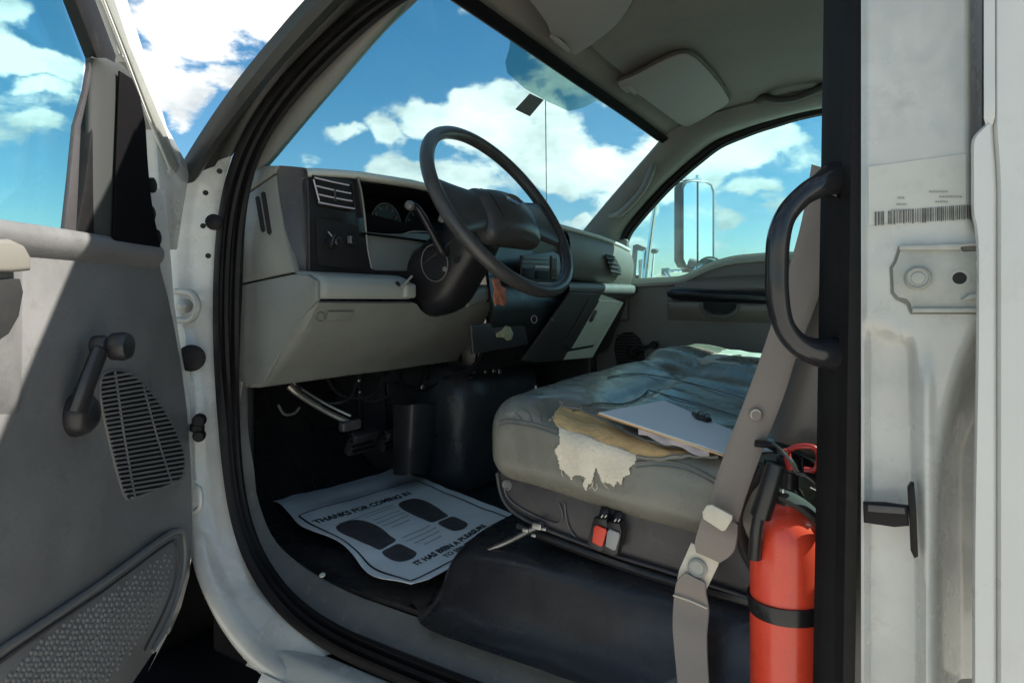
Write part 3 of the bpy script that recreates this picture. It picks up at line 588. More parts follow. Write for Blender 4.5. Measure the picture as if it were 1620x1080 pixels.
# window crank
ck=lathe('window_crank',dp(120,655,0),DN,[(.030,0),(.030,.006),(.026,.016),(.020,.022),(.010,.024)],BLACK,door,n=28)
tube('crank_arm',[dp(122,650,.020),dp(138,605,.028),dp(158,555,.032)],[.0165,.015,.0145],BLACK,ck,n=12,sm=5,flat=.62,upv=DN)
lathe('crank_knob',dp(172,548,.030),DN,[(.010,-.012),(.012,0),(.019,.006),(.020,.020),(.017,.027),(.008,.029)],BLACK,ck,n=24)
lathe('crank_knob',dp(158,546,.026),DN,[(.013,-.008),(.014,.004),(.011,.010)],BLACK,ck,n=20)
# speaker grille: rim, dark well, separate louvre slats
go=[(160,598),(168,589),(184,585),(203,590),(226,607),(250,636),(272,672),(287,707),(291,735),(285,757),(262,768),(210,788),(199,786),(190,765),(176,712),(163,655),(158,620)]
sg=plate('speaker_grille',[dp(px,py,.0006) for px,py in go],DN*.0014,BLACKM,door,bev=0)
gc=cr([dp(px,py,.001) for px,py in go],4,True)
tube('grille_rim',gc,.0022,DOORP,sg,n=8,sm=1,closed=True)
def spanx(py0,poly):
    xs=[]
    for i in range(len(poly)):
        (x0,y0),(x1,y1)=poly[i],poly[(i+1)%len(poly)]
        sl=-.17
        f0=y0-sl*(x0-220)-py0; f1=y1-sl*(x1-220)-py0
        if f0*f1<0: t=f0/(f0-f1); xs.append(x0+(x1-x0)*t)
    return (min(xs),max(xs)) if len(xs)>=2 else None
k=0; py=588.0
while py<795:
    s=spanx(py,go)
    if s and s[1]-s[0]>8:
        a,b=s; ya=py-.17*(a-220); yb=py-.17*(b-220); hw=1.7
        P=[dp(a,ya-hw,.002),dp(b,yb-hw,.002),dp(b,yb+hw,.002),dp(a,ya+hw,.002)]
        join_boxes('slat',[P+[q+DN*.0045+V((0,0,.0006)) for q in P]],DOORP,sg,label=None)
    py+=7.3
for (xa,ya,xb,yb) in ((182,588,213,784),(226,608,272,764)):
    tube('rib',[dp(xa,ya,.0045),dp((xa+xb)/2-2,(ya+yb)/2,.0055),dp(xb,yb,.0045)],.0018,DOORP,sg,n=6,sm=3)
# kick pocket: ridge, rubber field with raised pebbles
kp=plate('kick_pad',[dp(px,py,.001) for px,py in ((-80,1075),(40,1000),(160,918),(262,843),(286,834),(295,842),(297,880),(290,930),(274,975),(255,1010),(200,1090))],DN*.003,CHAR if False else DOORP,door,bev=.002)
tube('ridge',[dp(px,py,.005) for px,py in ((-60,1068),(40,1003),(160,922),(258,850),(284,839),(291,850),(292,890),(283,935),(266,980),(240,1030))],.0048,DOORP,kp,n=10,sm=4)
tube('groove',[dp(px,py,.0045) for px,py in ((-50,1080),(60,1004),(170,930),(262,862),(278,858),(281,885),(273,930),(255,975),(228,1028))],.0028,CHAR,kp,n=8,sm=4)
vs=[];fs=[]
def inside(x,y,poly):
    c=False
    for i in range(len(poly)):
        (x0,y0),(x1,y1)=poly[i],poly[i-1]
        if (y0>y)!=(y1>y) and x<(x1-x0)*(y-y0)/(y1-y0)+x0: c=not c
    return c
field=[(60,1015),(170,940),(255,878),(272,872),(272,895),(262,935),(245,975),(210,1030),(160,1085),(0,1085)]
rnd=random.Random(5)
for i in range(40):
    for j in range(30):
        x=0+i*8.2+(j%2)*4.1+rnd.uniform(-1.6,1.6); y=860+j*8.6+rnd.uniform(-1.6,1.6)
        if inside(x,y,field):
            c=dp(x,y,.004); k=len(vs); r=.0036
            vs+= [c+(DE*math.cos(a)*.8+V((0,0,1))*math.sin(a))*r*1.15 for a in [q*math.pi/3 for q in range(6)]]
            vs+= [c+(DE*math.cos(a)*.8+V((0,0,1))*math.sin(a))*r*.65+DN*.0022 for a in [q*math.pi/3 for q in range(6)]]
            for q in range(6): fs.append((k+q,k+(q+1)%6,k+6+(q+1)%6,k+6+q))
            fs.append(tuple(range(k+6,k+12)))
mk('pebbles',vs,fs,DOORP,kp,angle=80,kind='stuff')
# ================================================================== PASSENGER DOOR
pd=thing('truck_door','closed passenger door with brown-grey trim and black pull bar, seen across the seat','vehicle door',(-.4,1.62,-.6))
YP=1.615
belt=[(940,452),(994,451),(1040,449),(1072,447),(1092,440),(1112,430),(1135,421),(1160,415),(1190,412),(1225,410),(1330,408),(1500,404)]
plate('trim_panel',[aty(px,py,YP) for px,py in belt]+[V((.35,YP,-.62)),V((-1.22,YP,-.62)),V((-1.22,YP,.02))],(0,.05,0),PASSP,pd,bev=.006)
BP=[aty(px,py,YP-.001) for px,py in belt]
rails('window_sill',[p+V((0,.036,.018)) for p in BP],[p+V((0,-.012,-.006)) for p in BP],[(0,-.01),(0,0),(.3,.008),(.8,.008),(1,0),(1,-.012)],mat('pale_sill',(.46,.47,.43),.45),pd,th=0,sm=4)
fr=[(990,452),(989,400),(988,361),(1005,338),(1026,314),(1066,273),(1105,248),(1152,222),(1215,196),(1318,172)]
FR=[aty(px,py,1.64) for px,py in fr]+[V((.0,1.64,.635)),V((.27,1.64,.62)),V((.32,1.64,.55)),V((.32,1.64,.05))]
tube('window_frame',FR,.011,RUB,pd,n=8,sm=3)
plate('corner_post',[aty(px,py,1.63) for px,py in ((972,455),(980,372),(989,352),(996,452))],(0,.03,0),GREYD,pd,bev=.003)
GP=[aty(px,py,1.664) for px,py in ((980,462),(980,365),(1005,338),(1026,314),(1066,273),(1105,248),(1152,222),(1215,192),(1318,165))]+[V((0,1.664,.64)),V((.32,1.664,.62)),V((.32,1.664,.0))]
plate('door_glass',GP,(0,.004,0),SGLASS,pd,bev=0)
# upper bolster, black pull bar, cup
grid('bolster',[[aty(px,py+dy,YP)+V((0,o,0)) for (dy,o) in ((-12,.0),(-6,-.02),(4,-.03),(12,-.028),(20,-.01),(26,.003))] for (px,py) in ((1070,456),(1110,452),(1160,448),(1220,446),(1330,444),(1450,441))],PASSP,pd,smu=3,smv=3)
tube('pull_bar',[aty(px,py,YP-.035) for px,py in ((1057,466),(1064,464),(1085,465),(1130,467),(1170,468),(1220,471),(1320,474),(1420,476))],[.012,.022,.022,.020,.019,.018,.018,.018],mat('glossy_black',(.02,.02,.022),.14),pd,n=14,sm=4)
grid('armrest',[[aty(px,py+dy,YP)+V((0,o*s,0)) for (dy,o) in ((0,0),(3,-.045),(12,-.05),(22,-.03),(34,.003))] for (px,py,s) in ((1056,474,.1),(1066,474,.8),(1110,475,1),(1170,477,1),(1260,479,1),(1420,482,1))],PASSP,pd,smu=3,smv=3)
plate('pull_cup',[aty(px,py,YP-.056) for px,py in ((1112,478),(1166,480),(1164,488),(1150,496),(1126,496),(1114,488))],(0,.01,0),BLACKM,pd,bev=.002)
tube('cup_lip',[aty(px,py,YP-.06) for px,py in ((1108,480),(1113,493),(1126,500),(1150,501),(1164,493),(1168,482))],.006,GREYD,pd,n=8,sm=3)
go2=[(976,570),(972,552),(975,535),(986,526),(1000,525),(1012,535),(1018,552),(1022,580),(1015,600),(980,602)]
s2=plate('speaker_grille',[aty(px,py,YP-.001) for px,py in go2],(0,-.004,0),BLACKM,pd,bev=0)
for k in range(15):
    y=529+k*5; xs=spanx(y,[(x-0,yy-.17*(x-220)*1) for x,yy in go2]) if False else None
    a=974+abs(y-560)*.05; b=1020-max(0,545-y)*.9
    P=[aty(a,y,YP-.005),aty(b,y,YP-.005),aty(b,y+2,YP-.005),aty(a,y+2,YP-.005)]
    join_boxes('slat',[P+[q+V((0,-.004,0)) for q in P]],CHAR,s2)
c2=lathe('window_crank',aty(1003,556,YP),(0,-1,0),[(.026,0),(.026,.012),(.015,.02)],BLACK,pd,n=20)
tube('crank_arm',[aty(1003,556,YP-.03),aty(1020,550,YP-.035),aty(1036,545,YP-.035)],[.014,.012,.012],BLACK,c2,n=8,flat=.6)
lathe('crank_knob',aty(1037,545,YP-.035),(0,-1,0),[(.014,0),(.015,.02),(.010,.028)],BLACK,c2,n=16)

# ================================================================== DASHBOARD
dash=thing('dashboard','pale grey dashboard with black instrument surround, spanning beneath the windshield','dashboard',(-1.05,.8,-.1))
def lerp(a,b,t): return a+(b-a)*t
def interp(x,tab):
    if x<=tab[0][0]: return tab[0][1]
    for (a,b),(c,d) in zip(tab,tab[1:]):
        if x<=c: return lerp(b,d,(x-a)/(c-a))
    return tab[-1][1]
XF=[(.09,-1.02),(.6,-1.02),(.85,-.99),(1.1,-.945),(1.3,-.92),(1.6,-.90)]
ZT=[(.09,.258),(.13,.268),(.18,.277),(.28,.288),(.45,.298),(.6,.298),(.75,.285),(.95,.262),(1.2,.245),(1.35,.236),(1.5,.222),(1.6,.205)]
def xf(y): return interp(y,XF)
def zt(y): return interp(y,ZT)
ys=[.118,.13,.16,.22,.28,.35,.45,.55,.65,.75,.85,.95,1.05,1.15,1.25,1.35,1.45,1.53,1.575,1.595]
DT=mat('dash_top_vinyl',(.60,.60,.53),.55,bump=.3,bscale=300,mott=.06,mscale=6,bdist=.0008)
rows=[]
for y in ys:
    x=xf(y); z=zt(y); o=.0
    fx=.0
    rows.append([V((x-.01,y,z-.020)),V((x+.008,y,z-.016)),V((x+.010,y,z-.008)),V((x+.002,y,z-.002)),V((x-.03,y,z+.002)),V((x-.12,y,z-.006)),V((x-.22,y,z-.03)),V((x-.33,y,z-.075)),V((x-.48,y,z-.12))])
grid('dash_top',rows,DT,dash,smv=3,th=.0)
# end cap panels at the driver's door
plate('end_cap',[aty(px,py,.096) for px,py in ((380,318),(393,306),(435,277),(438,301),(448,362),(466,430),(440,435),(375,449))],(0,.015,0),GREYP,dash,bev=.0025)
plate('end_cap',[aty(px,py,.096) for px,py in ((380,314),(392,303),(434,274),(438,262),(420,262),(398,266),(380,275))],(0,.015,0),GREYP,dash,bev=.0025)
for (a,b,c,d) in ((404,310,412,364),(413,303,422,368)):
    P=[(a+1,b+3),(a+4,b),(a+8,b+2),(a+16.5 if 0 else c+8,d+2),(c+6,d+5),(c+2,d+3)]
    P=[(a,b+3),(a+3,b),(a+7,b+2),(c+8,d),(c+5,d+4),(c+1,d+1)]
    plate('vent_slot',[aty(px,py,.0955) for px,py in P],(0,-.0006,0),BLACKM,dash,bev=0)
# black wing beside the vent and the driver side bezel
pz=[aty(438,262,.10),aty(464,430,.10)]
grid('bezel_side',[[aty(438,265,.10),aty(443,262,.104),atx(478,265,-1.026),atx(483,268,-1.016),atx(485,275,-1.012)],[aty(440,301,.10),aty(445,300,.102),atx(482,300,-1.026),atx(486,300,-1.012),atx(488,300,-1.010)],[aty(449,362,.10),aty(453,361,.102),atx(484,362,-1.024),atx(488,362,-1.010),atx(490,362,-1.008)],[aty(460,412,.10),aty(463,412,.102),atx(484,415,-1.024),atx(488,415,-1.010),atx(490,415,-1.008)],[aty(464,428,.10),aty(468,430,.106),atx(484,430,-1.026),atx(488,430,-1.016),atx(490,428,-1.012)]],CHAR,dash,smv=3,smu=2,th=.003)
bz=plate('instrument_bezel',[atx(px,py,-1.018) for px,py in ((484,268),(520,270),(566,279),(572,310),(580,372),(588,425),(600,438),(560,438),(489,430))],(-.02,0,0),BLACK,dash,bev=.003)
# air vent: frame + slats + tab
vt=plate('air_vent',[atx(px,py,-1.0165) for px,py in ((493,278),(556,289),(562,333),(503,323))],(.003,0,0),BLACKM,dash,bev=.001)
tube('frame',[atx(px,py,-1.012) for px,py in ((494,278),(556,290),(562,333),(504,323))],.0025,BLACK,vt,n=6,sm=1,closed=True)
SLT=mat('vent_slat_edge',(.55,.50,.53),.35)
for (a,b,c,d) in ((498,281,552,293),(500,294,555,306),(504,307.5,557,318),(504,320,561,330)):
    tube('slat',[atx(a,b,-1.007),atx((a+c)/2,(b+d)/2+.5,-1.006),atx(c,d,-1.007)],.0017,SLT,vt,n=6,sm=2)
tube('tab',[atx(529,300,-1.006),atx(530,318,-1.006)],.003,BLACK,vt,n=6,sm=1)
tube('slat',[atx(496,284,-1.007),atx(505,318,-1.007)],.0016,SLT,vt,n=6,sm=1)
# headlight switch pod
sp=plate('switch_pod',[atx(px,py,-1.0165) for px,py in ((498,347),(520,347),(565,357),(571,428),(502,419))],(.0025,0,0),BLACKM,dash,bev=.001)
lathe('knob',atx(524,383,-1.014),(1,0,0),[(.016,0),(.016,.006),(.011,.008),(.010,.022),(.007,.024)],BLACK,sp,n=24,angle=25)
rbox('knob_grip',atx(523,380,-.990),(.010,.0028,.013),.0025,BLACK,sp,n=(1,1,1),rot=Matrix.Rotation(R_(-20),3,'X'))
lathe('knob',atx(553,381,-1.014),(1,0,0),[(.010,0),(.010,.010),(.007,.014)],BLACK,sp,n=20); tube('knob_mark',[atx(519,366,-.988),atx(528,377,-.986)],.0016,mat('satin_grey',(.25,.25,.26),.25),sp,n=6,sm=1); rbox('knob_grip',atx(553,379,-.998),(.006,.002,.008),.0018,GREYD,sp,n=(1,1,1))
# instrument cluster: hood cavity, side wall, dials
plate('cluster_back',[V((-1.115,.24,.10)),V((-1.115,.80,.10)),V((-1.115,.80,.285)),V((-1.115,.24,.285))],(-.01,0,0),INS,dash,bev=0)
SW=[atx(568,283,-1.012),atx(572,310,-1.012),atx(577,344,-1.012)]
grid('cluster_wall',[[p,p+V((-.05,.004,0)),p+V((-.10,.02,0))] for p in [atx(564,281,-1.012)]+SW],CHAR,dash,smv=2,th=.002)
tube('bezel_edge',[atx(566,280,-1.012),atx(572,305,-1.010),atx(577,344,-1.010),atx(582,395,-1.010),atx(588,424,-1.011)],.0022,GREYP,dash,n=8,sm=3)
grid('cluster_hood',[[V((-1.02,y,zt(y)-.026)),V((-1.06,y,zt(y)-.032)),V((-1.115,y,zt(y)-.04))] for y in (.255,.3,.4,.5,.6,.7,.8)],INS,dash,smv=2,th=.002)
grid('cluster_shelf',[[V((-1.005,y,.150)),V((-1.06,y,.152)),V((-1.115,y,.158))] for y in (.275,.4,.55,.8)],INS,dash,smv=2,th=.004)
DIAL=mat('dial_face',(.012,.012,.012),.5); TICK=mat('dial_marks',(.26,.24,.23),.6)
for (y,z,r) in ((.345,.185,.045),(.455,.192,.055),(.58,.192,.055),(.68,.185,.035)):
    dl=disc('gauge',(-1.114,y,z),(1,0,0),r,.004,DIAL,dash)
    for a in range(0,360,30):
        c=V((-1.109,y,z))+V((0,math.cos(R_(a)),math.sin(R_(a))))*r*.8; rbox('tick',c,(.001,.004,.0015),.0005,TICK,dl,n=(1,1,1),k=1,rot=Matrix.Rotation(R_(a),3,'X'))
    rbox('needle',(-1.107,y+.3*r,z+.2*r),(.001,r*.45,.0012),.0005,mat('needle_red',(.5,.08,.03),.5),dl,n=(1,1,1),k=1,rot=Matrix.Rotation(R_(35),3,'X'))
    tube('gauge_ring',[V((-1.109,y,z))+V((0,math.cos(t*math.pi/8),math.sin(t*math.pi/8)))*r for t in range(16)],.0012,TICK,dl,n=5,sm=1,closed=True)
# grey-green panel below the dials
LG=mat('grey_green_plastic',(.17,.195,.19),.4,bump=.2,bscale=300,mott=.1,mscale=12,bdist=.0006)
plate('cluster_surround',[atx(px,py,-1.020) for px,py in ((573,367),(605,370),(636,370),(660,368),(700,372),(700,430),(595,428),(585,424),(580,405))],(-.01,0,0),LG,dash,bev=.004,seg=3)
plate('instrument_bezel',[atx(px,py,-1.024) for px,py in ((575,336),(640,352),(720,352),(720,372),(572,370))],(-.01,0,0),INS,dash,bev=.002)
tube('trim_line',[atx(573,367,-1.017),atx(605,371,-1.015),atx(636,371,-1.015),(atx(655,366,-1.015)),atx(700,369,-1.015)],.0018,GREYP,dash,n=6,sm=3)
plate('instrument_bezel',[atx(px,py,-1.023) for px,py in ((489,424),(600,424),(700,427),(760,427),(760,446),(600,441),(489,434))],(-.02,0,0),BLACK,dash,bev=.002)
# knee bolster: upper lip, end piece, lower panel with seam
def kprof(y,side=0):
    return [(-1.035,.060),(-1.01,.058),(-.985,.050),(-.972,.036),(-.970,.016),(-.975,.003)]
rows=[]
ylip=[.098,.105,.12,.16,.22,.28,.34,.385,.395,.400]
for k,y in enumerate(ylip):
    s=1-(.0 if y<.385 else (y-.385)/.015*.35)
    e=0 if y>.12 else (.12-y)*1.2
    rows.append([V((x-e,y,.03+(z-.03)*s)) for x,z in kprof(y)])
LIPM=mat('pale_lip_plastic',(.36,.365,.32),.36,bump=.3,bscale=170,mott=.06,mscale=8,bdist=.0005)
grid('knee_lip',rows,LIPM,dash,smv=3,smu=2,th=.0)
disc('lip_hole',atx(627,449,-.972)+V((.004,0,.0)),(1,0,.6),.0065,.002,BLACKM,dash,n=14)
tube('release_lever',[atx(634,455,-.968),atx(645,444,-.95),atx(652,436,-.94)],[.004,.003,.003],GREYP,dash,n=8,sm=2)
rbox('lip_end',atx(644,460,-.975),(.014,.020,.017),.008,LIPM,dash,n=(2,2,2))
# end piece: px outline at y=.098, wrapping
plate('end_panel',[aty(px,py,.098) for px,py in ((374,452),(440,438),(465,433),(485,434),(500,444),(500,475),(484,492),(455,538),(424,590),(415,606),(374,613))],(0,.012,0),GREYP,dash,bev=.0035,seg=3)
pf=[(-.975,-.003),(-.980,-.012),(-1.015,-.06),(-1.065,-.11),(-1.12,-.155),(-1.145,-.178),(-1.16,-.180)]
def cut(y):   # column notch
    return .034*math.exp(-((y-.50)/.075)**4)
rows=[]
for y in [.101,.106,.112,.13,.17,.22,.28,.34,.37,.39,.41,.43,.46,.50,.54,.57,.59,.61,.64,.68,.715,.722]:
    d=cut(y); r=[]
    yy_=y
    for i,(x,z) in enumerate(pf):
        t=i/(len(pf)-1); zz=z-d*(1-t)**1.5; xx=x-d*.4*(1-t)
        e=.02*max(0,(.112-y)/.011); 
        # right edge leans outward towards the bottom
        yo=y+(.10*t*sst(.45,.72,y)); r.append(V((xx-e,yo,zz)))
    rows.append(r)
grid('knee_panel',rows,GREYP,dash,smv=3,th=.004,angle=50)
tube('panel_seam',[atx(500,477,-.972),atx(560,478,-.972),atx(620,478,-.972),atx(650,478,-.972)],.0022,CHAR,dash,n=6,sm=2)
# little latch and raised bar on the panel
def kn(px,py):  # point on the sloping face
    return atp(px,py,V((-.990,.3,-.03)),V((.8,0,-.6)))
tube('panel_latch',[kn(505+7*math.cos(a),501+7*math.sin(a))+V((.004,0,0)) for a in [q*math.pi/5 for q in range(10)]],.0015,GREYD,dash,n=6,sm=1,closed=True)
plate('finger_pull',[kn(px,py)+V((.006,0,0)) for px,py in ((515,493),(556,493),(549,508),(512,507))],V((.0022,0,0)),GREYP,dash,bev=.001)
# right piece of the knee panel beyond the column
rbox('knee_corner',(-.985,.665,.012),(.022,.055,.022),.012,GREYP,dash,n=(2,3,2),disp=lambda p,n:p+V((0,0,.012*p.y/.055)))
# black centre stack
CS=[(-.985,.16),(-.975,.10),(-.965,.03),(-.955,-.04),(-.975,-.12),(-1.03,-.19),(-1.12,-.22)]
grid('center_stack',[[V((x,y,z)) for x,z in CS] for y in (.70,.73,.8,.9,1.0,1.06,1.09,1.10)],BLACK,dash,smv=3,th=.01)
grid('center_face',[[V((xf(y)-.004,y,zt(y)-.03)),V((xf(y)-.006,y,.2)),V((xf(y)-.008,y,.17)),V((xf(y)-.01,y,.12))] for y in (.62,.7,.8,.9,1.0,1.1,1.2)],BLACK,dash,smv=2,th=.004)
# radio / heater panel glimpsed through the wheel
xr=-.905
rad=plate('radio',[atx(px,py,xr-.02) for px,py in ((822,404),(872,398),(893,410),(896,440),(880,450),(822,446))],(.008,0,0),CHAR,dash,bev=.002)
for (a,b,c,d,mm) in ((826,424,845,442,BLACKM),(848,428,866,442,BLACKM),(828,406,866,411,GREYD),(826,414,868,418,GREYD),(872,404,884,442,GREYD),(846,420,868,425,SLT),(824,446,880,449,SLT)):
    plate('button',[atx(a,b,xr-.011),atx(c,b+1,xr-.011),atx(c,d,xr-.011),atx(a,d-1,xr-.011)],(.003,0,0),mm,rad,bev=.0008)
for kx in (874,877,880): tube('button_line',[atx(kx,408,xr-.007),atx(kx,438,xr-.007)],.0008,BLACKM,rad,n=4,sm=1)
# lower dark boxes, residue patch, small knobs
plate('blank_cover',[atx(px,py,-.962) for px,py in ((740,514),(822,504),(832,545),(744,560))],(.012,0,0),CHAR,dash,bev=.005,seg=3)
plate('glue_residue',[atx(px,py,-.949) for px,py in ((784,527),(793,522),(799,515),(806,517),(811,527),(808,537),(801,539),(796,534),(785,533))],(.003,0,0),mat('yellow_foam_residue',(.62,.58,.36),.9,bump=.8,bscale=150,mott=.3,mscale=80),dash,bev=.001)
tube('ring',[atx(845+4.5*math.cos(a),505+6*math.sin(a),-.93) for a in [q*math.pi/5 for q in range(10)]],.0014,SLT,dash,n=5,sm=1,closed=True)
disc('knob',atx(871,506,-.93),(1,0,0),.007,.01,GREYD,dash)
# passenger side: upper pad with vent, ledge, glove box
def xr_(y): return interp(y,[(1.0,-.95),(1.2,-.925),(1.6,-.90)])
rows=[]
for y in (1.12,1.14,1.2,1.3,1.4,1.5,1.56,1.59,1.6):
    x=xf(y); z=zt(y); e=.02 if y>1.595 else 0
    rows.append([V((x-.01,y,z-.012)),V((x+.016-e,y,z-.03)),V((x+.026-e,y,z-.08)),V((x+.018-e,y,z-.13)),V((x+.0,y,z-.165)),V((x-.012,y,z-.175))])
grid('airbag_pad',rows,PTR,dash,smv=3,smu=2)
pv=plate('air_vent',[aty(0,0,1)]*0 or [atx(px,py,-.885) for px,py in ((957,402),(971,405),(981,424),(981,436),(966,434))],(.004,0,0),BLACKM,dash,bev=.001)
for (a,b,c,d) in ((959,408,974,410),(961,415,978,418),(964,422,980,425),(966,429,981,432)): tube('slat',[atx(a,b,-.878),atx(c,d,-.878)],.0022,CHAR,pv,n=6,sm=1)
rows=[]
for y in (1.10,1.2,1.3,1.4,1.5,1.58,1.6):
    x=xf(y)+.0; rows.append([V((x-.02,y,.062)),V((x+.02,y,.060)),V((x+.034,y,.048)),V((x+.034,y,.03)),V((x+.02,y,.016)),V((x+.012,y,.010))])
grid('dash_ledge',rows,GREYD,dash,smv=3,smu=2)
GBOX=mat('dark_glovebox_plastic',(.085,.08,.074),.5,bump=.2,bscale=300,mott=.1,bdist=.0006)
def gx(px,py): 
    z=(HOR-py)/FOC; return atp(px,py,V((-.90,1.3,.0)),V((.93,0,-.36)))
plate('glove_box',[gx(px,py) for px,py in ((904,463),(988,465),(990,480),(962,552),(940,566),(846,574),(828,570))],V((-.012,0,0)),GBOX,dash,bev=.004,seg=3)
plate('glove_lid',[gx(px,py)+V((.002,0,0)) for px,py in ((930,474),(978,477),(974,492),(940,545),(900,552),(890,545))],V((.004,0,0)),GBOX,dash,bev=.003,seg=3)
plate('lid_latch',[gx(px,py)+V((.0065,0,0)) for px,py in ((930,505),(938,490),(942,492),(934,508))],V((.003,0,0)),BLACK,dash,bev=.001)
rbox('side_cover',(-1.10,1.60,.08),(.20,.012,.16),.01,GREYD,dash,n=(1,1,1))
# harness and brackets under the dash
rnd=random.Random(3)
for k in range(9):
    y0=.25+k*.09; tube('wire',[V((-1.2+rnd.uniform(-.05,.05),y0,-.17)),V((-1.22,y0+.06,-.24+rnd.uniform(-.03,.02))),V((-1.18,y0+.14,-.25)),V((-1.2,y0+.2,-.18))],.004,BLACK,dash,n=6,sm=4)
tube('bracket',[aty(618,604,.75),aty(660,612,.75),aty(705,602,.78),aty(750,596,.8)],.009,BLACK,dash,n=6,sm=2)
for (px,py,r) in ((750,588,.006),(760,583,.005),(768,588,.005),(782,585,.010),(791,587,.009),(568,602,.004),(569,620,.003),(668,612,.006)):
    rbox('bright_clip',atx(px,py,-1.05),(.003,r,r*.8),.002,METAL,dash,n=(1,1,1))
tube('vacuum_line',[atx(440,640,-1.35),atx(450,655,-1.35),atx(466,653,-1.35),atx(474,644,-1.35)],.0035,GREYP,dash,n=6,sm=4)

# ================================================================== STEERING
WC=V((-.786,.492,.2107)); wt=R_(31.8); wy=R_(-2.9)
WNn=V((math.cos(wt)*math.cos(wy),math.cos(wt)*math.sin(wy),math.sin(wt))).normalized()
WA=V((0,0,1)).cross(WNn).normalized(); WB=WNn.cross(WA)
def wl(a,b,c=0): return WC+WA*a+WB*b+WNn*c
col=thing('steering_column','black steering column shroud running into the dashboard under the wheel','steering column',tuple(WC-WNn*.3))
secs=[]
for (s,hw,up,dn,sh) in ((-.045,.030,.030,.035,0),(-.06,.050,.048,.055,0),(-.10,.062,.056,.075,-.0),(-.17,.070,.058,.100,-.005),(-.23,.074,.060,.115,-.01),(-.30,.074,.055,.10,-.01),(-.38,.07,.05,.07,0)):
    r=[]
    for k in range(24):
        a=2*math.pi*k/24; ca,sa=math.cos(a),math.sin(a); e=.72
        x=math.copysign(abs(ca)**e,ca)*hw; y=math.copysign(abs(sa)**e,sa)*(up if sa>0 else dn)
        r.append(wl(x,y+sh,s))
    secs.append(r+[r[0]])
grid('column_shroud',secs,BLACK,col,smu=3,angle=50)
tube('shroud_seam',[wl(-.071,-.012,-.30),wl(-.072,-.012,-.2),wl(-.064,-.012,-.10)],.0015,CHAR,col,n=5,sm=3)
c=wl(-.074,-.030,-.185)
tube('bezel_ring',[c+(-WNn*math.cos(t)*.040+WB*math.sin(t)*.045)-WA*.001 for t in [q*math.pi/8 for q in range(16)]],.0016,GREYD,col,n=6,sm=1,closed=True)
disc('screw_cap',wl(-.075,-.060,-.165),-WA,.006,.003,GREYP,col,n=14)
disc('key_hole',wl(-.075,-.062,-.125),-WA,.008,.002,BLACKM,col,n=14)
# turn-signal stalk with bright edge and round tip
sk0=atp(702,402,wl(-.09,0,-.15),RT*0+FW); sk1=atp(676,355,wl(-.13,0,-.17),FW); sk2=atp(660,328,wl(-.16,0,-.18),FW); sk3=atp(648,325,wl(-.18,0,-.19),FW)
st_=tube('stalk',[wl(-.06,-.01,-.14),sk0,sk1,sk2,sk3],[.009,.009,.0075,.0065,.006],BLACK,col,n=10,sm=4)
tube('stalk_edge',[q+V((0,-.006,.004)) for q in (sk0,sk1,sk2,sk3)],.0018,mat('satin_grey',(.25,.25,.26),.25),st_,n=6,sm=4)
lathe('stalk_tip',sk3+V((0,-.0,0)),(.15,-1,.1),[(.009,-.008),(.011,-.002),(.010,.005),(.005,.009)],GREYD,st_,n=20)
rbox('hazard_button',atp(701,343,wl(-.02,.06,-.07),FW),(.009,.006,.014),.004,GREYP,col,n=(1,1,1),rot=Matrix.Rotation(R_(25),3,'Y'))
tube('tilt_lever',[wl(-.075,.02,-.10),wl(-.078,-.05,-.06),wl(-.074,-.09,-.045)],.005,BLACK,col,n=8,sm=4)

sw=thing('steering_wheel','large black steering wheel with padded hub, in front of the driver side of the windshield','steering wheel',tuple(WC))
WB_M=mat('wheel_rim_vinyl',(.062,.058,.055),.34,bump=.3,bscale=200,mott=.2,mscale=20,bdist=.0006)
RR=.2235
tube('rim',[wl(RR*math.cos(t),RR*math.sin(t)) for t in [2*math.pi*k/96 for k in range(96)]],.0155,WB_M,sw,n=16,sm=1,closed=True,upv=None)
# finger ridge line on the inner back of the rim
tube('rim_seam',[wl((RR-.014)*math.cos(t),(RR-.014)*math.sin(t),.007) for t in [2*math.pi*k/96 for k in range(96)]],.0012,CHAR,sw,n=5,sm=1,closed=True)
def hubd(p,n):
    q=p.copy(); r=math.hypot(q.x/.11,q.y/.08)
    if n.z>0 or q.z>0: q.z+=.020*max(0,1-r*r)
    return q
WM=Matrix((WA,WB,WNn)).transposed()
hub=rbox('horn_pad',wl(0,-.022,-.012),(.106,.072,.030),.030,WB_M,sw,n=(10,8,1),rot=WM,disp=hubd,k=4)
HB=surf(hub)
tube('pad_seam',[hitdir(HB,wl(a,b,.3),-WNn,.0003) for a,b in ((-.062,.042),(-.068,.01),(-.068,-.03),(-.060,-.075))],.0018,BLACKM,hub,n=6,sm=4)
lathe('emblem',wl(.008,.004,.0345),WNn+WB*.05,[(.030,0),(.032,.0015),(.030,.003),(.027,.002),(.0,.0022)],EMB,hub,n=32,sx_=.5)
em=lathe('emblem_rim',wl(.008,.004,.036),WNn+WB*.05,[(.0325,0),(.0325,.0014),(.0300,.0018),(.0295,.0)],METAL,hub,n=32,sx_=.5)
def spoke(s,b0,b1):
    rows=[]
    for t in (0,.2,.45,.7,.9,1.0):
        a=s*lerp(.085,.214,t); hb=lerp(b0,b1,t); mid=lerp(-.012,-.015,t); flare=.010*t*t
        rows.append([wl(a,mid+hb+flare,-.014),wl(a,mid+hb*.9+flare,.004),wl(a,mid+hb*.5,.014-.008*t),wl(a,mid-hb*.4,.014-.008*t),wl(a,mid-hb*.9-flare,.004),wl(a,mid-hb-flare,-.010),wl(a,mid,-.018),wl(a,mid+hb+flare,-.010)])
    grid('spoke',rows,WB_M,sw,smu=3,smv=3)
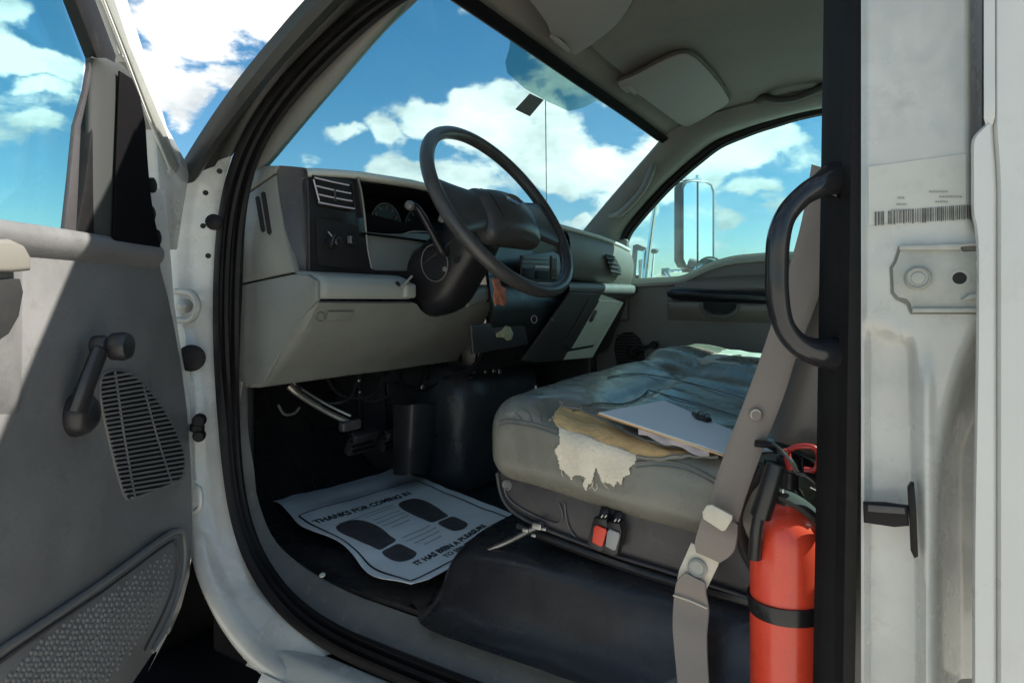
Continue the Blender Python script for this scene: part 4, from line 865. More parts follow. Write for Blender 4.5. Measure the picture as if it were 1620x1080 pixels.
spoke(1,.052,.062); spoke(-1,.052,.062)
# tag tied under the column
tg=plate('warning_tag',[atx(px,py,-.80) for px,py in ((778,442),(788,438),(792,452),(799,456),(801,478),(796,484),(786,480),(783,484),(780,470),(782,458))],(.002,0,0),ORANGE,None,bev=.0004)
top(tg,'small crumpled orange tag hanging under the steering column','tag')
tube('string',[wl(0,-.11,-.12),atx(783,436,-.80),atx(784,446,-.80)],.0012,BLACKM,tg,n=5,sm=3)

# ================================================================== PEDALS
def gp(px,py,x): return atx(px,py,x)
pb=thing('parking_brake_lever','bare metal parking brake pedal arm under the left of the dashboard','pedal',tuple(gp(500,640,-1.22)))
a0,a1,a2,a3=gp(458,610,-1.25),gp(475,625,-1.23),gp(515,650,-1.17),gp(552,668,-1.12)
AL=mat('dull_alloy',(.36,.34,.29),.4,metal=.6,mott=.2,mscale=30)
tube('arm',[a0,a1,a2,a3],[.016,.013,.011,.012],AL,pb,n=10,sm=4,flat=.6)
tube('arm',[q+V((.006,0,.016)) for q in (a0,a1,a2,a3)],.0035,METAL,pb,n=6,sm=4)
rbox('pad',a3+V((.004,0,-.006)),(.010,.030,.012),.006,CHAR,pb,n=(1,1,1))
for (px,py,nm,lab) in ((572,698,'brake_pedal','wide black brake pedal pad, left of the two floor pedals'),(618,695,'accelerator_pedal','narrow black accelerator pedal beside the brake pedal')):
    t=thing(nm,lab,'pedal',tuple(gp(px,py,-1.30)))
    rbox('pad',gp(px,py,-1.30),(.014,.048 if nm[0]=='b' else .034,.034),.008,CHAR,t,n=(1,2,2),rot=Matrix.Rotation(R_(28),3,'Y'))
    tube('arm',[gp(px,py,-1.30),gp(px-3,py-50,-1.36),gp(px-6,py-110,-1.38)],.010,BLACK,t,n=8,sm=3)
    for dz in (-.02,-.007,.006,.019): rbox('rib',gp(px,py,-1.285)+V((-dz*.4,0,dz)),(.003,.040 if nm[0]=='b' else .028,.003),.001,RUB,t,n=(1,1,1),k=1)
cv_=grid('gaiter',[[gp(622+dx*(1-t*.25),640+t*110+1.5*math.sin(dx*.1),-1.20+.09*math.sin(math.pi*(dx)/78)) for dx in (0,10,22,36,50,64,78)] for t in (0,.2,.4,.6,.8,.95,1)],CHAR,cab,smu=3,smv=3,th=.004)
# ================================================================== BENCH SEAT
seat=thing('bench_seat','worn grey vinyl bench seat with a torn front corner showing tan foam','seat',(-.36,.83,-.43))
def cushd(p,n):
    # p local to the centre (-.365,.825,-.262)
    x=p.x-.365; y=p.y+.825; q=p.copy()
    topz=sst(-.3,.9,n.z)
    q.z+=-.10*(x+.5)
    # puffed front edge and sagging pan
    q.z+=topz*(.010*math.sin((y-.2)*2.4)-.022*math.exp(-((x+.30)/.13)**2)*sst(.30,.42,y)*(1-sst(.70,.82,y))
              -.012*math.exp(-((x+.46)/.016)**2)*sst(.3,.4,y)
              +.010*math.exp(-((x+.55)/.07)**2)
              -.026*math.exp(-((y-.88)/.05)**2)*sst(-.6,-.52,x)
              +.022*sst(.95,1.05,y))
    # vertical belly on the outboard side
    side=sst(.2,.95,-n.y)
    q.y+=side*(-.010*math.cos((p.z)/.075*1.2)-.006*noise.noise(V((x*7,p.z*10,3))))
    q+=n*.004*noise.noise(V((x*6,y*6,p.z*6)))+n*.0025*noise.noise(V((x*19,y*19,p.z*19)))*(.4+.6*topz)
    # torn pocket along the upper outboard rim
    if -.56<x<-.20:
        e=math.exp(-(((y-.235)/.035)**2))*sst(-.55,-.50,x)*(1-sst(-.24,-.20,x))*sst(-.02,.03,p.z)
        q+=V((0,.016,-.020))*e
    return q
rbox('seat_cushion',(-.365,.825,-.262),(.268,.635,.074),.050,LEATH,seat,n=(44,90,8),disp=cushd,k=7,angle=80)
CU=surf(bpy.data.objects['seat_cushion'])
def on(px,py,off=.0008): return hitpx(CU,px,py,off)
def st(x,y):  # approx top surface height
    return -.188-.10*(x+.5)+.004
# stitched seams over the cushion
def seam(pts,name='seam',r=.0018,m=None): return tube(name,pts,r,m or mat('seam_thread',(.13,.13,.115),.5),seat,n=6,sm=5)
SM=((790,668),(806,664),(840,669),(868,677),(884,682))
seam([on(px,py) for px,py in SM]); seam([on(px,py+6) for px,py in SM],r=.0012)
SM=((1006,731),(1040,729),(1080,734),(1110,746),(1134,759))
seam([on(px,py) for px,py in SM]); seam([on(px,py+8) for px,py in SM],r=.0012)
for (px,py,mx_,my,qx,qy) in ((826,646,838,655,842,668),(842,641,854,652,857,666),(858,640,866,650,868,664),(815,653,824,660,827,668)):
    seam([on(px,py),on(mx_,my),on(qx,qy)],name='crease',r=.0011)
seam([on(px,py,.0022) for px,py in ((905,652),(940,640),(985,640),(1012,630),(1024,618))],r=.0014)
seam([on(px,py,.0022) for px,py in ((1024,618),(1060,628),(1110,642),(1180,664))],r=.0014); seam([on(px,py,.0022) for px,py in ((960,598),(1010,592),(1080,604),(1180,632))],r=.0012)
# quilted passenger cushion patch with stitch lines
def qz(x,y): return st(x,y)+.026
PQ=[]
for i in range(16):
    x=-.60+i*.031; PQ.append([V((x,y,st(x,y)+.022+.003*abs(math.sin((x+.6)*52))+.002*noise.noise(V((x*12,y*12,0)))-.03*sst(-.585,-.61,x)-(.05 if abs(y-1.0)<.001 else 0))) for y in [1.0,1.02,1.06]+[1.1+q*.04 for q in range(9)]])
grid('quilted_cover',PQ,LEATHT,seat,smu=2,smv=2,th=.004)
# foam in the tear and the frayed flap of backing cloth
UPX=[(884,641),(905,645),(930,653),(955,664),(985,682),(1020,697),(1060,708),(1100,711),(1132,714)]
LPX=[(873,664),(888,681),(915,692),(945,703),(975,713),(1008,723),(1045,726),(1090,723),(1138,724)]
upp=[on(*p,off=.002) for p in UPX]; lowp=[on(*p,off=.002) for p in LPX]
rows=[]
for a_,b_ in zip(UPX,LPX):
    r=[]
    for t in (0,.1,.25,.4,.55,.7,.85,1):
        r.append(on(a_[0]+(b_[0]-a_[0])*t,a_[1]+(b_[1]-a_[1])*t,off=.0015+.0035*math.sin(math.pi*t)))
    rows.append(r)
def fd(p,n,u,v): return p+V((0,-1,1)).normalized()*.0025*noise.noise(p*34)
grid('foam_padding',rows,FOAM,seat,smu=5,smv=3,th=0,disp=fd)
for nm,pts in (('torn_edge',upp),('torn_edge',lowp[5:]),('torn_edge',[on(*p,off=.002) for p in ((884,641),(878,650),(880,656),(872,664))])):
    tube(nm,[p+V((0,-.002+.003*noise.noise(p*90),.004*noise.noise(p*70))) for p in cr(pts,4)],[.0030,.0022,.0042,.0024,.0034],LEATH,seat,n=7,sm=2)
rnd=random.Random(8)
for k in range(26):
    p=cr(upp if k%2 else lowp,6); q=p[rnd.randrange(len(p))]; d=V((rnd.uniform(-1,1),rnd.uniform(-1,.2),rnd.uniform(-.5,1)))*.007
    tube('thread',[q,q+d*.5+V((0,0,.002)),q+d],.0005,CLOTH,seat,n=4,sm=2)
fl=[(886,678),(920,690),(960,704),(1010,722),(1005,734),(996,740),(999,750),(988,754),(985,766),(979,760),(973,769),(966,764),(953,762),(951,755),(944,738),(940,756),(937,764),(933,764),(930,774),(924,764),(930,754),(918,750),(908,752),(906,758),(896,746),(888,740),(884,722),(880,712),(887,702)]
def fly(px,py):
    t=(py-680)/90; return .170-.004*t+.003*math.sin(px*.09)
# dense flap mesh with ragged boundary
vs=[];fs=[];ix={}
stp=1.5
flc=[(a,b) for a,b in fl]
for i in range(0,94):
    for j in range(0,70):
        x=878+i*stp; y=674+j*stp
        if inside(x+1,y+1,flc):
            q=[]
            for (a,b) in ((0,0),(1,0),(1,1),(0,1)):
                key=(i+a,j+b)
                if key not in ix:
                    ix[key]=len(vs); X=x+a*stp+rnd.uniform(-.5,.5); Y=y+b*stp+rnd.uniform(-.5,.5); vs.append(on(X,Y,off=.0045+.0015*math.sin(X*.11)))
                q.append(ix[key])
            fs.append(q)
nV=len(vs); vs+= [v+V((0,.0022,0)) for v in vs]; ff=[tuple(q) for q in fs]; 
edges={}
for f in ff:
    for a,b in zip(f,f[1:]+f[:1]): edges.setdefault(frozenset((a,b)),[]).append((a,b))
back=[tuple(nV+q for q in f[::-1]) for f in ff]; side=[(e[0][1],e[0][0],nV+e[0][0],nV+e[0][1]) for e in edges.values() if len(e)==1]
mk('cloth_flap',vs,ff+back+side,CLOTH,seat,angle=60)
for k in range(10):
    px=rnd.uniform(884,1004); py=752+rnd.uniform(-4,12) if 925<px<990 else 744+rnd.uniform(-4,6)
    p=on(px,py,off=.004); tube('thread',[p,p+V((rnd.uniform(-.004,.004),-.001,-.006)),p+V((rnd.uniform(-.008,.008),0,-.012))],.0005,CLOTH,seat,n=4,sm=2)
# backrest: padded slab leaning back
def bkd(p,n): 
    q=p.copy(); q.x+=(p.z+.30)*.22; q+=n*.006*noise.noise(V((p.x*8,p.y*6,p.z*6))); return q
rbox('backrest',(-.075,.825,.08),(.095,.635,.30),.05,mat('brown_grey_vinyl',(.20,.175,.15),.42,bump=.4,bscale=40,mott=.12,mscale=7,bdist=.003),seat,n=(4,20,12),disp=bkd,k=5,angle=80)
# moulded seat base below the cushion
SBM=CHAR
sb=plate('seat_base',[aty(px,py,.205) for px,py in ((785,745),(790,775),(799,797),(818,815),(850,832),(905,853),(985,882),(1070,908),(1130,925),(1190,944),(1240,940),(1240,800),(1120,820),(1000,800),(880,770))],(0,1.2,0),SBM,seat,bev=.004)
tube('base_rim',[aty(px,py,.200) for px,py in ((786,748),(791,776),(801,798),(820,815),(852,832),(905,853),(985,882),(1070,908),(1190,946))],.0030,SBM,sb,n=8,sm=4)
tube('base_rim',[aty(px,py,.203) for px,py in ((796,762),(801,783),(815,798),(845,815),(880,828),(890,815),(884,795))],.0018,mat('charcoal_edge',(.11,.10,.10),.35),sb,n=8,sm=4)
tube('base_groove',[aty(px,py,.203) for px,py in ((893,795),(896,820),(902,838),(910,848))],.0020,mat('charcoal_edge',(.11,.10,.10),.35),sb,n=8,sm=4)
lathe('rivet',aty(803,766,.205),(0,-1,0),[(.010,0),(.010,.003),(.0075,.006),(.005,.004),(.002,.004)],METAL if False else GREYD,sb,n=20)
# slide rail and handle at the front foot
tube('slide_rail',[aty(770,870,.20),aty(806,855,.20),aty(842,836,.19),aty(858,830,.19)],[.004,.005,.005,.006],METAL,seat,n=8,sm=3)
for (px,py,r) in ((832,838,.006),(850,832,.009),(861,836,.005),(845,846,.005)): rbox('rail_clip',aty(px,py,.186),(r,.004,r*.6),.002,METAL,seat,n=(1,1,1))
tube('slide_rail',[aty(820,832,.21),aty(900,862,.21),aty(985,893,.21),aty(1070,920,.21),aty(1200,955,.21)],.009,BLACK,seat,n=8,sm=3)

# ================================================================== BELT BUCKLES on the seat base
for (x0,mm,lab) in ((0,REDP,'belt buckle with a red button, the left one of the pair below the cushion'),(21,GREYB,'belt buckle with a grey button, the right one of the pair below the cushion')):
    P=lambda px,py,y:aty(px+x0,py+x0*.3,y)
    t=thing('belt_buckle',lab,'seat belt buckle',tuple(P(949,840,.19)),'belt buckles under the seat cushion')
    plate('buckle_body',[P(px,py,.196) for px,py in ((943,824),(946,814),(966,816),(969,830),(963,864),(956,868),(938,860),(936,852))],(0,-.018,0),BLACK,t,bev=.003,seg=2)
    plate('release_button',[P(px,py,.1775) for px,py in ((941,833),(945,829),(960,835),(961,840),(955,862),(951,863),(938,856))],(0,-.005,0),mm,t,bev=.002)
    tube('strap_end',[P(952,818,.190),P(956,810,.195),P(958,800,.205)],[.008,.009,.009],BLACK,t,n=8,flat=.5,sm=2)
    for dx in (0,6): tube('highlight_clip',[P(951+dx,818,.180),P(954+dx,814,.180)],.0012,METAL,t,n=5,sm=1)

# ================================================================== CLIPBOARD with papers, binder clip
def czp(px,py,dz=0): return atp(px,py,V((-.435,.256,-.186+dz)),V((.14,-.12,1)))
cb=thing('clipboard','brown clipboard holding white sheets, lying over the torn seat edge','clipboard',tuple(czp(1060,675)),None)
q=[(945,657),(1146,722),(1226,718),(1154,684),(1052,640)]
plate('board',[czp(*p) for p in q],(0,0,.003),BOARD,cb,bev=.0008)
vsr=[]
for k,(dz,s) in enumerate(((.0045,0),(.0055,1.5),(.0065,.5),(.0085,-.5))):
    Q=[(948+s,653),(1145,717-s),(1224,714-s),(1156+s,680),(1051,634+s)]
    Pm=[czp(*p,dz=dz) for p in Q]; plate('sheet',Pm,(0,0,.0009),PAPER2,cb,bev=.0002,seg=1)
tube('sheet_edge',[czp(948,654,.003),czp(1010,674,.004),czp(1080,698,.004),czp(1145,720,.002)],.0022,mat('cream_edge',(.62,.50,.33),.8),cb,n=6,sm=3)
# wavy sheet sagging into the tear
grid('crumpled_sheet',[[czp(1010+i*14,677+i*4.6+j*3.4-(1.0*math.sin(i*1.7)*j),-.001-.003*j) for j in range(4)] for i in range(9)],mat('mauve_paper',(.50,.45,.46),.8,bump=.4,bscale=30),cb,smu=3,smv=2,th=.0006)
bcp=thing('binder_clip','small black binder clip gripping the far edge of the clipboard sheets','binder clip',tuple(czp(1110,660,.01)))
plate('clip_body',[czp(px,py,.011) for px,py in ((1094,656),(1102,652),(1120,660),(1126,667),(1118,668),(1100,662))],(0,0,.006),BLACK,bcp,bev=.001)
for (a,b) in ((1104,656),(1114,660)): tube('wire_handle',[czp(a,b,.016),czp(a+2,b-5,.022),czp(a+8,b-4,.022),czp(a+7,b+2,.016)],.0011,BLACK,bcp,n=6,sm=2)

# ================================================================== PAPER FLOOR MAT
pm=thing('paper_floor_mat','white paper floor mat printed with two footprints, lying in the driver footwell','floor mat',tuple(atz(650,850,-.555)))
Lc,Nc,Bc,Rc=atz(425,795,-.54),atz(650,936,-.525),atz(635,742,-.54),atz(832,821,-.512)
def pap(u,v,o=0):
    P=Lc*(1-u)*(1-v)+Bc*u*(1-v)+Nc*(1-u)*v+Rc*u*v
    z=.0045*math.sin(5.5*v+1.5*u)*(1-.5*u)+.004*noise.noise(V((u*3.3,v*4.2,0)))+.0018*noise.noise(V((u*9,v*12,4)))
    z-=.008*math.exp(-((v-.16)/.05)**2)*(.3+.7*u)
    # waviness along the near long side, lifted corners
    ed=math.exp(-u/.10); P=P+ (Bc-Lc).normalized()*ed*.010*math.sin(v*13)
    z+=.012*math.exp(-((u-1)**2+(v)**2)/.02)+.008*math.exp(-(u**2+(v-1)**2)/.03)
    z+=ed*.006*math.sin(v*13+1)
    z+=-.012*math.exp(-(1-v)/.02)*0
    return P+V((0,0,z+o))
def pcor(u,v,o=0):   # rounded outline near corners
    cu=(u-.5)*2; cvv=(v-.5)*2
    k=.03*max(0,abs(cu)+abs(cvv)-1.75)/.25
    return pap(.5+cu*(1-k)/2,.5+cvv*(1-k)/2,o)
grid('sheet',[[pcor(i/40,j/60) for j in range(61)] for i in range(41)],PAPER,pm,th=-.0012,angle=60)
def strip(u0,v0,u1,v1,wd=.005,n=60,m=INK,nm='border_line'):
    A=[];B=[]
    du,dv=(u1-u0)*.447,(v1-v0)*.69; L=math.hypot(du,dv); pu,pv=-dv/L*wd/2/.447,du/L*wd/2/.69
    for k in range(n+1):
        t=k/n; u=u0+(u1-u0)*t; v=v0+(v1-v0)*t; A.append(pap(u+pu,v+pv,.0009)); B.append(pap(u-pu,v-pv,.0009))
    grid(nm,[[a,b] for a,b in zip(A,B)],m,pm)
b0u,b1u,b0v,b1v=.035,.93,.235,.972
strip(b0u,b0v,b1u,b0v); strip(b0u,b1v,b1u,b1v); strip(b0u,b0v,b0u,b1v); strip(b1u,b0v,b1u,b1v)
def ptx(u0,v0,slope=0): return lambda x,y: pap(u0+x/.447,v0-y/.69+slope*x,.001)
text('lettering','THANKS FOR COMING IN',.038,ptx(.405,.375,0),INK,pm,bold=.0016,sx_=.70)
text('lettering','IT HAS BEEN A PLEASURE',.028,ptx(.47,.905,0),INK,pm,bold=.0012,sx_=.82)
text('lettering','TO SERVE YOU',.022,ptx(.50,.945,0),INK,pm,bold=.0006,sx_=.95)
def blob(pts,u0,v0,su,sv,rot=0):
    C=cr([V((a,b,0)) for a,b in pts],5,True); vs=[];fs=[]
    rings=5; n=len(C); cx=sum(p.x for p in C)/n; cy=sum(p.y for p in C)/n
    for r in range(rings+1):
        for p in C:
            x=cx+(p.x-cx)*r/rings; y=cy+(p.y-cy)*r/rings; xr=x*math.cos(rot)-y*math.sin(rot); yr=x*math.sin(rot)+y*math.cos(rot)
            vs.append(pap(u0+xr*su/.447,v0+yr*sv/.69,.001))
    for r in range(rings):
        for k in range(n): fs.append((r*n+k,r*n+(k+1)%n,(r+1)*n+(k+1)%n,(r+1)*n+k))
    return mk('footprint',vs,fs,INKG,pm)
sole=[(0,-1),(.32,-.9),(.46,-.55),(.46,-.1),(.36,.35),(.30,.62),(0,.66),(-.30,.64),(-.34,.35),(-.42,-.1),(-.44,-.55),(-.30,-.9)]
heel=[(0,.0),(.28,.02),(.33,.3),(.28,.66),(0,.78),(-.28,.66),(-.33,.3),(-.28,.02)]
blob(sole,.195,.60,.098,.118,R_(-6)); blob(heel,.200,.728,.095,.112,R_(-4))
blob([(-a,b) for a,b in sole],.645,.585,.098,.118,R_(4)); blob([(-a,b) for a,b in heel],.655,.712,.095,.112,R_(3))
for (u,v,l) in ((.42,.50,.20),(.42,.535,.22),(.42,.57,.20),(.42,.605,.14),(.43,.70,.22),(.43,.735,.24),(.43,.77,.20),(.43,.805,.14)):
    strip(u-l/2,v,u+l/2,v,wd=.0035,n=12,m=INKF,nm='small_print')
strip(.15,.43,.55,.425,wd=.004,n=12,m=INKF,nm='small_print'); strip(.3,.455,.55,.45,wd=.003,n=12,m=INKF,nm='small_print')

# ================================================================== SEAT BELT
sbelt=thing('seat_belt','taupe seat belt stretched from the door pillar down past the seat cushion','seat belt',tuple(aty(1100,960,.13)))
def bel(name,pts,wd,th,m,par,wvec=None,sm=5):
    """flat webbing: pts=[(point,width,widthvector)]"""
    P=cr([p for p,_,_ in pts],sm); W=cr([V((w_,0,0)) for _,w_,_ in pts],sm); D=cr([V(d).normalized() for _,_,d in pts],sm)
    rows=[]
    for i,p in enumerate(P):
        d=D[i].normalized(); h=W[i].x/2; t=(P[min(i+1,len(P)-1)]-P[max(i-1,0)]).normalized(); nn=t.cross(d).normalized()
        rows.append([p-d*h,p-d*(h*.96)+nn*th*.6,p-d*h*.5+nn*th*.45,p+nn*th*.4,p+d*h*.5+nn*th*.45,p+d*(h*.96)+nn*th*.6,p+d*h,p+d*(h*.96)-nn*th*.6,p-nn*th*.4,p-d*(h*.96)-nn*th*.6,p-d*h])
    return grid(name,rows,m,par,angle=50)
def bp(px,py,y,qx,qy): # centre from two edge pixels on plane y
    a=aty(px,py,y); b=aty(qx,qy,y); return (a+b)/2,(b-a).length,(b-a)
edges_=[(1284,260,1342,278,.19),(1268,350,1326,372,.185),(1243,440,1298,462,.175),(1213,535,1264,553,.165),(1186,612,1239,630,.155),(1152,700,1205,717,.150),(1128,770,1180,786,.145),(1116,805,1168,826,.142)]
bel('webbing',[bp(a,b,y,c,d) for a,b,c,d,y in edges_],.048,.0016,BELT,sbelt)
disc('stop_button',aty(1196,656,.148),(-.1,-1,.1),.0085,.003,BELT,sbelt)
tube('stop_ring',[aty(1196+8*math.cos(a),656+8*math.sin(a),.1485-.003) for a in [q*math.pi/6 for q in range(12)]],.0009,CREAM,sbelt,n=5,sm=1,closed=True)
# folded webbing sleeve, cream guide, anchor plate and bolt
bel('folded_webbing',[bp(1112,806,.135,1168,830,),bp(1106,830,.128,1167,852),bp(1099,856,.126,1160,874),bp(1101,872,.128,1140,889)],.05,.004,BELT,sbelt)
plate('belt_guide',[aty(px,py,.120) for px,py in ((1112,808),(1119,797),(1128,796),(1160,813),(1160,820),(1149,837),(1143,838),(1114,819))],(0,-.006,0),CREAM,sbelt,bev=.002)
ap=plate('anchor_plate',[aty(px,py,.142) for px,py in ((1094,857),(1140,878),(1137,893),(1119,930),(1072,915),(1075,900))],(0,-.003,0),CREAM,sbelt,bev=.0012)
lathe('bolt',aty(1104,897,.139),(0,-1,0),[(.0135,0),(.0135,.004),(.011,.006),(.0085,.004),(.004,.0042)],ZINC,ap,n=24)
bel('webbing_loop',[bp(1084,905,.132,1117,922),bp(1071,918,.130,1118,938),bp(1066,945,.13,1122,965),bp(1064,990,.115,1119,1004),bp(1068,1040,.10,1120,1050),bp(1074,1100,.08,1124,1105)],.048,.003,BELT,sbelt)
tube('stitching',[aty(1065,941,.126),aty(1092,950,.126),aty(1119,962,.126)],.0012,CREAM,sbelt,n=5,sm=2)

# ================================================================== FIRE EXTINGUISHER
EX=V((-.122,.15,0)); ext=thing('fire_extinguisher','red fire extinguisher strapped upright between the seat and the door pillar','fire extinguisher',(EX.x,EX.y,-.56))
lathe('tank',(EX.x,EX.y,0),(0,0,1),[(.030,-.56),(.046,-.553),(.0485,-.54),(.0488,-.345),(.0485,-.325),(.0470,-.308),(.0435,-.294),(.0370,-.282),(.0270,-.273),(.0170,-.268),(.0150,-.262)],RED,ext,n=56,angle=60)
lathe('strap',(EX.x,EX.y,-.395),(-.10,-.02,1),[(.0470,-.0105),(.0515,-.0105),(.0518,-.009),(.0518,.009),(.0515,.0105),(.0470,.0105)],BLACK,ext,n=48)
rbox('strap_latch',(EX.x+.052,EX.y-.012,-.418),(.010,.008,.014),.003,BLACK,ext,n=(1,1,1))
col_=lathe('valve',(EX.x,EX.y,0),(0,0,1),[(.0175,-.266),(.0185,-.256),(.016,-.250),(.012,-.245),(.012,-.225),(.016,-.222),(.016,-.205),(.010,-.200)],BLACK,ext,n=20)
# shrug collar (black moulded shoulder), levers, hose, nozzle
tube('shoulder_strap',[aty(1226,778,.098),aty(1246,786,.092),aty(1270,800,.093),aty(1292,820,.102),aty(1309,850,.118)],[.010,.013,.014,.014,.014],mat('worn_charcoal_label',(.045,.04,.036),.85,spec=.2,mott=.3,mscale=30),ext,n=10,sm=4,flat=.5)
tube('carry_handle',[V((EX.x-.03,EX.y-.01,-.215)),V((EX.x+.0,EX.y-.005,-.218)),V((EX.x+.05,EX.y+.0,-.235)),V((EX.x+.075,EX.y,-.258))],[.010,.009,.007,.006],BLACK,ext,n=8,flat=.5,sm=4)
tube('squeeze_lever',[V((EX.x-.04,EX.y-.012,-.190)),V((EX.x-.0,EX.y-.01,-.192)),V((EX.x+.045,EX.y-.005,-.215)),V((EX.x+.07,EX.y,-.24))],[.011,.009,.006,.005],BLACK,ext,n=8,flat=.45,sm=4)
tube('pull_ring',[aty(px,py,.10) for px,py in ((1247,712),(1262,706),(1284,706),(1294,715),(1294,732),(1288,743),(1272,742))],.0033,mat('dark_red_plastic',(.42,.03,.025),.35),ext,n=8,sm=4)
tube('pull_ring',[aty(px,py,.10) for px,py in ((1244,710),(1247,730),(1250,742))],.0045,mat('dark_red_plastic',(.42,.03,.025),.35),ext,n=8,sm=3)
tube('hose',[V((EX.x-.014,EX.y,-.225)),aty(1217,745,.10),aty(1207,790,.10),aty(1198,830,.095),aty(1194,880,.11)],[.007,.0075,.0075,.008,.009],BLACK,ext,n=10,sm=5)
tube('nozzle',[aty(1228,735,.085),aty(1216,775,.08),aty(1203,815,.08)],[.011,.012,.013],BLACK,ext,n=12,sm=3)
for (a,b,c,d) in ((1222,700,1262,750),(1230,712,1268,752),(1255,745,1300,775)):
    tube('cable_tie',[aty(a,b,.09),aty((a+c)/2+2,(b+d)/2-5,.085),aty(c,d,.09)],.0022,BLACK,ext,n=6,sm=3)
tube('safety_pin',[aty(1282,770,.085),aty(1302,780,.085)],.0014,METAL,ext,n=6,sm=1)
for (px,py) in ((1228,760),(1239,776)): rbox('pin_head',aty(px,py,.078),(.002,.002,.003),.0015,METAL,ext,n=(1,1,1))
rbox('wall_bracket',(EX.x+.03,EX.y+.055,-.42),(.03,.006,.10),.003,BLACK,ext,n=(1,1,1))
# belt retractor hump behind the extinguisher
rt=thing('belt_retractor','dark plastic seat belt retractor cover beside the extinguisher','retractor',(-.19,.24,-.5))
tube('cover_rim',[aty(px,py,.19) for px,py in ((1205,735),(1180,790),(1172,830),(1180,870),(1196,900))],.010,CHAR,rt,n=8,sm=4)
tube('cover_rim',[aty(px,py,.20) for px,py in ((1215,750),(1193,800),(1187,835),(1193,860))],.006,CHAR,rt,n=8,sm=4)
rbox('cover',aty(1225,850,.26),(.06,.04,.14),.03,BLACKM,rt,n=(2,2,2))

# ================================================================== HANDLES
gh=thing('grab_handle','thick black curved grab handle bolted to the door pillar in front of the belt','grab handle',tuple(aty(1312,420,.05)))
def hp2(px,py,y=.015): return aty(px,py,y)
tube('grip',[hp2(1322,283,.05),hp2(1300,292,.03),hp2(1270,310,.015),hp2(1244,340,.005),hp2(1232,375,.0),hp2(1229,420,.0),hp2(1230,470,.0),hp2(1239,512,.005),hp2(1258,540,.015),hp2(1285,555,.03),hp2(1322,560,.05)],[.020,.014,.0115,.0115,.0125,.0125,.0125,.0115,.0125,.015,.020],mat('glossy_black',(.02,.02,.022),.14),gh,n=16,sm=6)
plate('foot',[hp2(px,py,.04) for px,py in ((1283,300),(1326,262),(1326,313),(1300,308))],(0,.03,0),BLACK,gh,bev=.004)
plate('foot',[hp2(px,py,.04) for px,py in ((1290,545),(1326,545),(1326,585),(1300,574),(1282,560))],(0,.03,0),BLACK,gh,bev=.004)
rh=tube('roof_handle',[aty(1200,157,1.50),aty(1210,154,1.47),aty(1230,158,1.46),aty(1255,156,1.46),aty(1280,147,1.46),aty(1298,139,1.47),aty(1306,137,1.50)],[.016,.014,.011,.011,.012,.014,.016],mat('dark_brown_plastic',(.03,.026,.023),.6),None,n=10,sm=5)  # handle's own dark brown plastic
top(rh,'dark curved roof grab handle above the passenger window','grab handle')

# ================================================================== SUN VISORS
vp,vn=V((-.69,.9,.607)),V((-.22,0,1)).normalized()
def vpx(px,py,d=0): return atp(px,py,vp+V((0,0,d)),vn)
def visor(lab,pts,notch):
    t=thing('sun_visor',lab,'sun visor',tuple(vpx(*pts[0])),'sun visors folded up along the header')
    C=cr([vpx(*p) for p in pts],3,True)
    plate('panel',C,(-.004,0,.016),VISOR,t,bev=.005,seg=3,angle=60)
    tube('shadow_piping',[c+V((0,0,.010)) for c in C],.0055,mat('shadow_brown_piping',(.05,.043,.038),.7),t,n=8,sm=1,closed=True)  # dark piping paints in the shadow line round the visor
    tube('hinge_clip',[vpx(*p) for p in notch],[.006,.008,.006],VISOR,t,n=8,sm=3)
    return t
visor('folded beige sun visor ahead of the passenger seat, nearer the side window',[(978,134),(990,128),(1004,122),(1050,98),(1074,89),(1092,89),(1110,102),(1132,126),(1150,152),(1152,163),(1130,178),(1095,198),(1084,200),(1074,196),(1040,172),(1010,150),(1004,152),(998,147),(990,147)],((981,137),(994,136),(1004,146)))
visor('shadowed sun visor at the top of the frame, on the driver side of the header',[(820,-18),(845,12),(864,38),(872,56),(884,61),(893,68),(896,78),(907,88),(918,84),(945,66),(972,44),(992,20),(1012,-20),(1030,-70),(930,-95),(800,-60)],((873,57),(884,66),(900,80)))

# ================================================================== MIRRORS OUTSIDE THE PASSENGER DOOR
ym=2.06
sm_=thing('wing_mirror','tall rectangular wing mirror with a vertical divider outside the passenger window','mirror',tuple(aty(1104,440,ym)))
mo=[(1077,295),(1082,287),(1092,284),(1118,286),(1127,291),(1131,302),(1131,410),(1127,421),(1118,427),(1092,427),(1082,422),(1077,412)]
fwd=V((-.55,.83,0))
MN=V((.81,-.585,.0)).normalized()
def mpx(px,py,d=0): return atp(px,py,aty(1104,360,ym)-MN*d,MN)
plate('housing',[mpx(*p) for p in mo],MN*-.05,mat('housing_black',(.05,.055,.06),.4),sm_,bev=.006,seg=3)
cxm,cym=1104,356
mi=[(cxm+(x-cxm)*.84,cym+(y-cym)*.95) for x,y in mo]
plate('glass',[mpx(x,y,-.002) for x,y in mi],MN*.0015,MIRROR,sm_,bev=0)
tube('divider',[mpx(1104,288,-.005),mpx(1104,424,-.005)],.0035,mat('housing_black',(.05,.055,.06),.4),sm_,n=6,sm=1)
tube('arm',[mpx(1065,283,.02),mpx(1085,284,.02),mpx(1108,284,.02)],.007,CHROME,sm_,n=8,sm=2)
lathe('top_bolt',mpx(1103,284,.02),(0,0,1),[(.008,0),(.008,.016),(.004,.02)],CHROME,sm_,n=10)
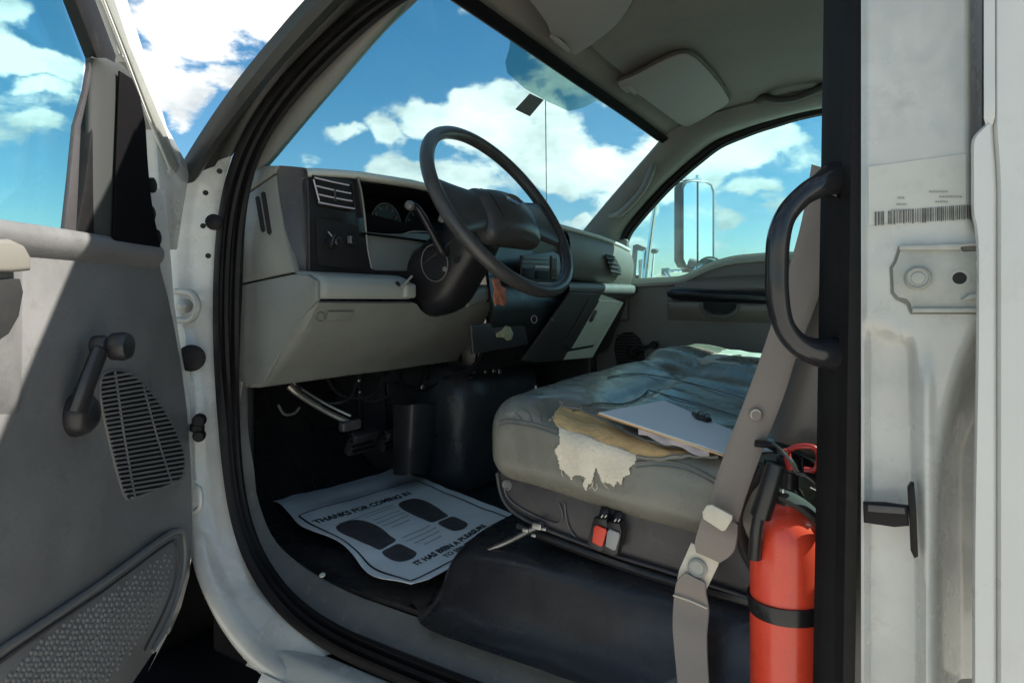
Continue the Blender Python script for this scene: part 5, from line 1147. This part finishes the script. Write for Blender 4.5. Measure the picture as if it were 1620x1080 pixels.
tube('pole',[aty(1043,270,1.95),aty(1037,320,1.95),aty(1026,400,1.94),aty(1021,450,1.93)],.010,CHROME,sm_,n=10,sm=2)
tube('arm',[aty(1037,283,1.95),mpx(1065,283,.02)],.007,CHROME,sm_,n=8,sm=1)
tube('arm',[aty(1052,430,1.95),aty(1075,429,2.0),mpx(1100,430,.03)],.008,CHROME,sm_,n=8,sm=2)
tube('arm',[aty(1050,428,1.95),aty(1060,438,1.93),aty(1068,448,1.9)],.006,CHROME,sm_,n=8,sm=1)
rbox('clamp',aty(1053,431,1.95),(.02,.01,.02),.006,CHROME,sm_,n=(1,1,1))
cm_=thing('convex_mirror','small round convex mirror below the tall wing mirror','mirror',tuple(aty(1122,425,2.02)))
cc=aty(1123,428,2.03)
lathe('housing',cc,V((.35,-.93,0)),[(.05,-.05),(.062,-.01),(.062,.0),(.056,.002)],GREYD,cm_,n=28)
lathe('glass',cc,V((.35,-.93,0)),[(.056,.001),(.045,.006),(.03,.010),(.01,.012)],MIRROR,cm_,n=28)
tri=plate('reflector',[aty(px,py,1.98) for px,py in ((1093,437),(1100,420),(1107,437))],(0,.01,0),CHROME,sm_,bev=.001)
tm=thing('fender_mirror','chrome framed fender mirror standing at the front of the passenger window','mirror',tuple(aty(1010,450,2.2)))
plate('frame',[aty(px,py,2.2) for px,py in ((996,448),(1001,388),(1008,386),(1022,392),(1020,398),(1008,396),(1004,448))],(0,.03,0),GREYD,tm,bev=.003)
plate('glass',[aty(px,py,2.205) for px,py in ((1003,448),(1008,396),(1019,398),(1014,448))],(0,.004,0),MIRROR,tm,bev=0)
tube('stem',[aty(1016,448,2.19),aty(1021,396,2.19)],.010,CHROME,tm,n=8,sm=1)
tube('stem',[aty(1030,448,2.19),aty(1034,398,2.19)],.008,CHROME,tm,n=8,sm=1)
lathe('stem_cap',aty(1035,398,2.19),(0,0,1),[(.010,-.01),(.022,0),(.022,.008),(.01,.014)],GREYD,tm,n=12)
tube('stay',[aty(1018,448,2.18),aty(1040,434,2.18),aty(1052,430,2.1)],.005,CHROME,tm,n=8,sm=1)
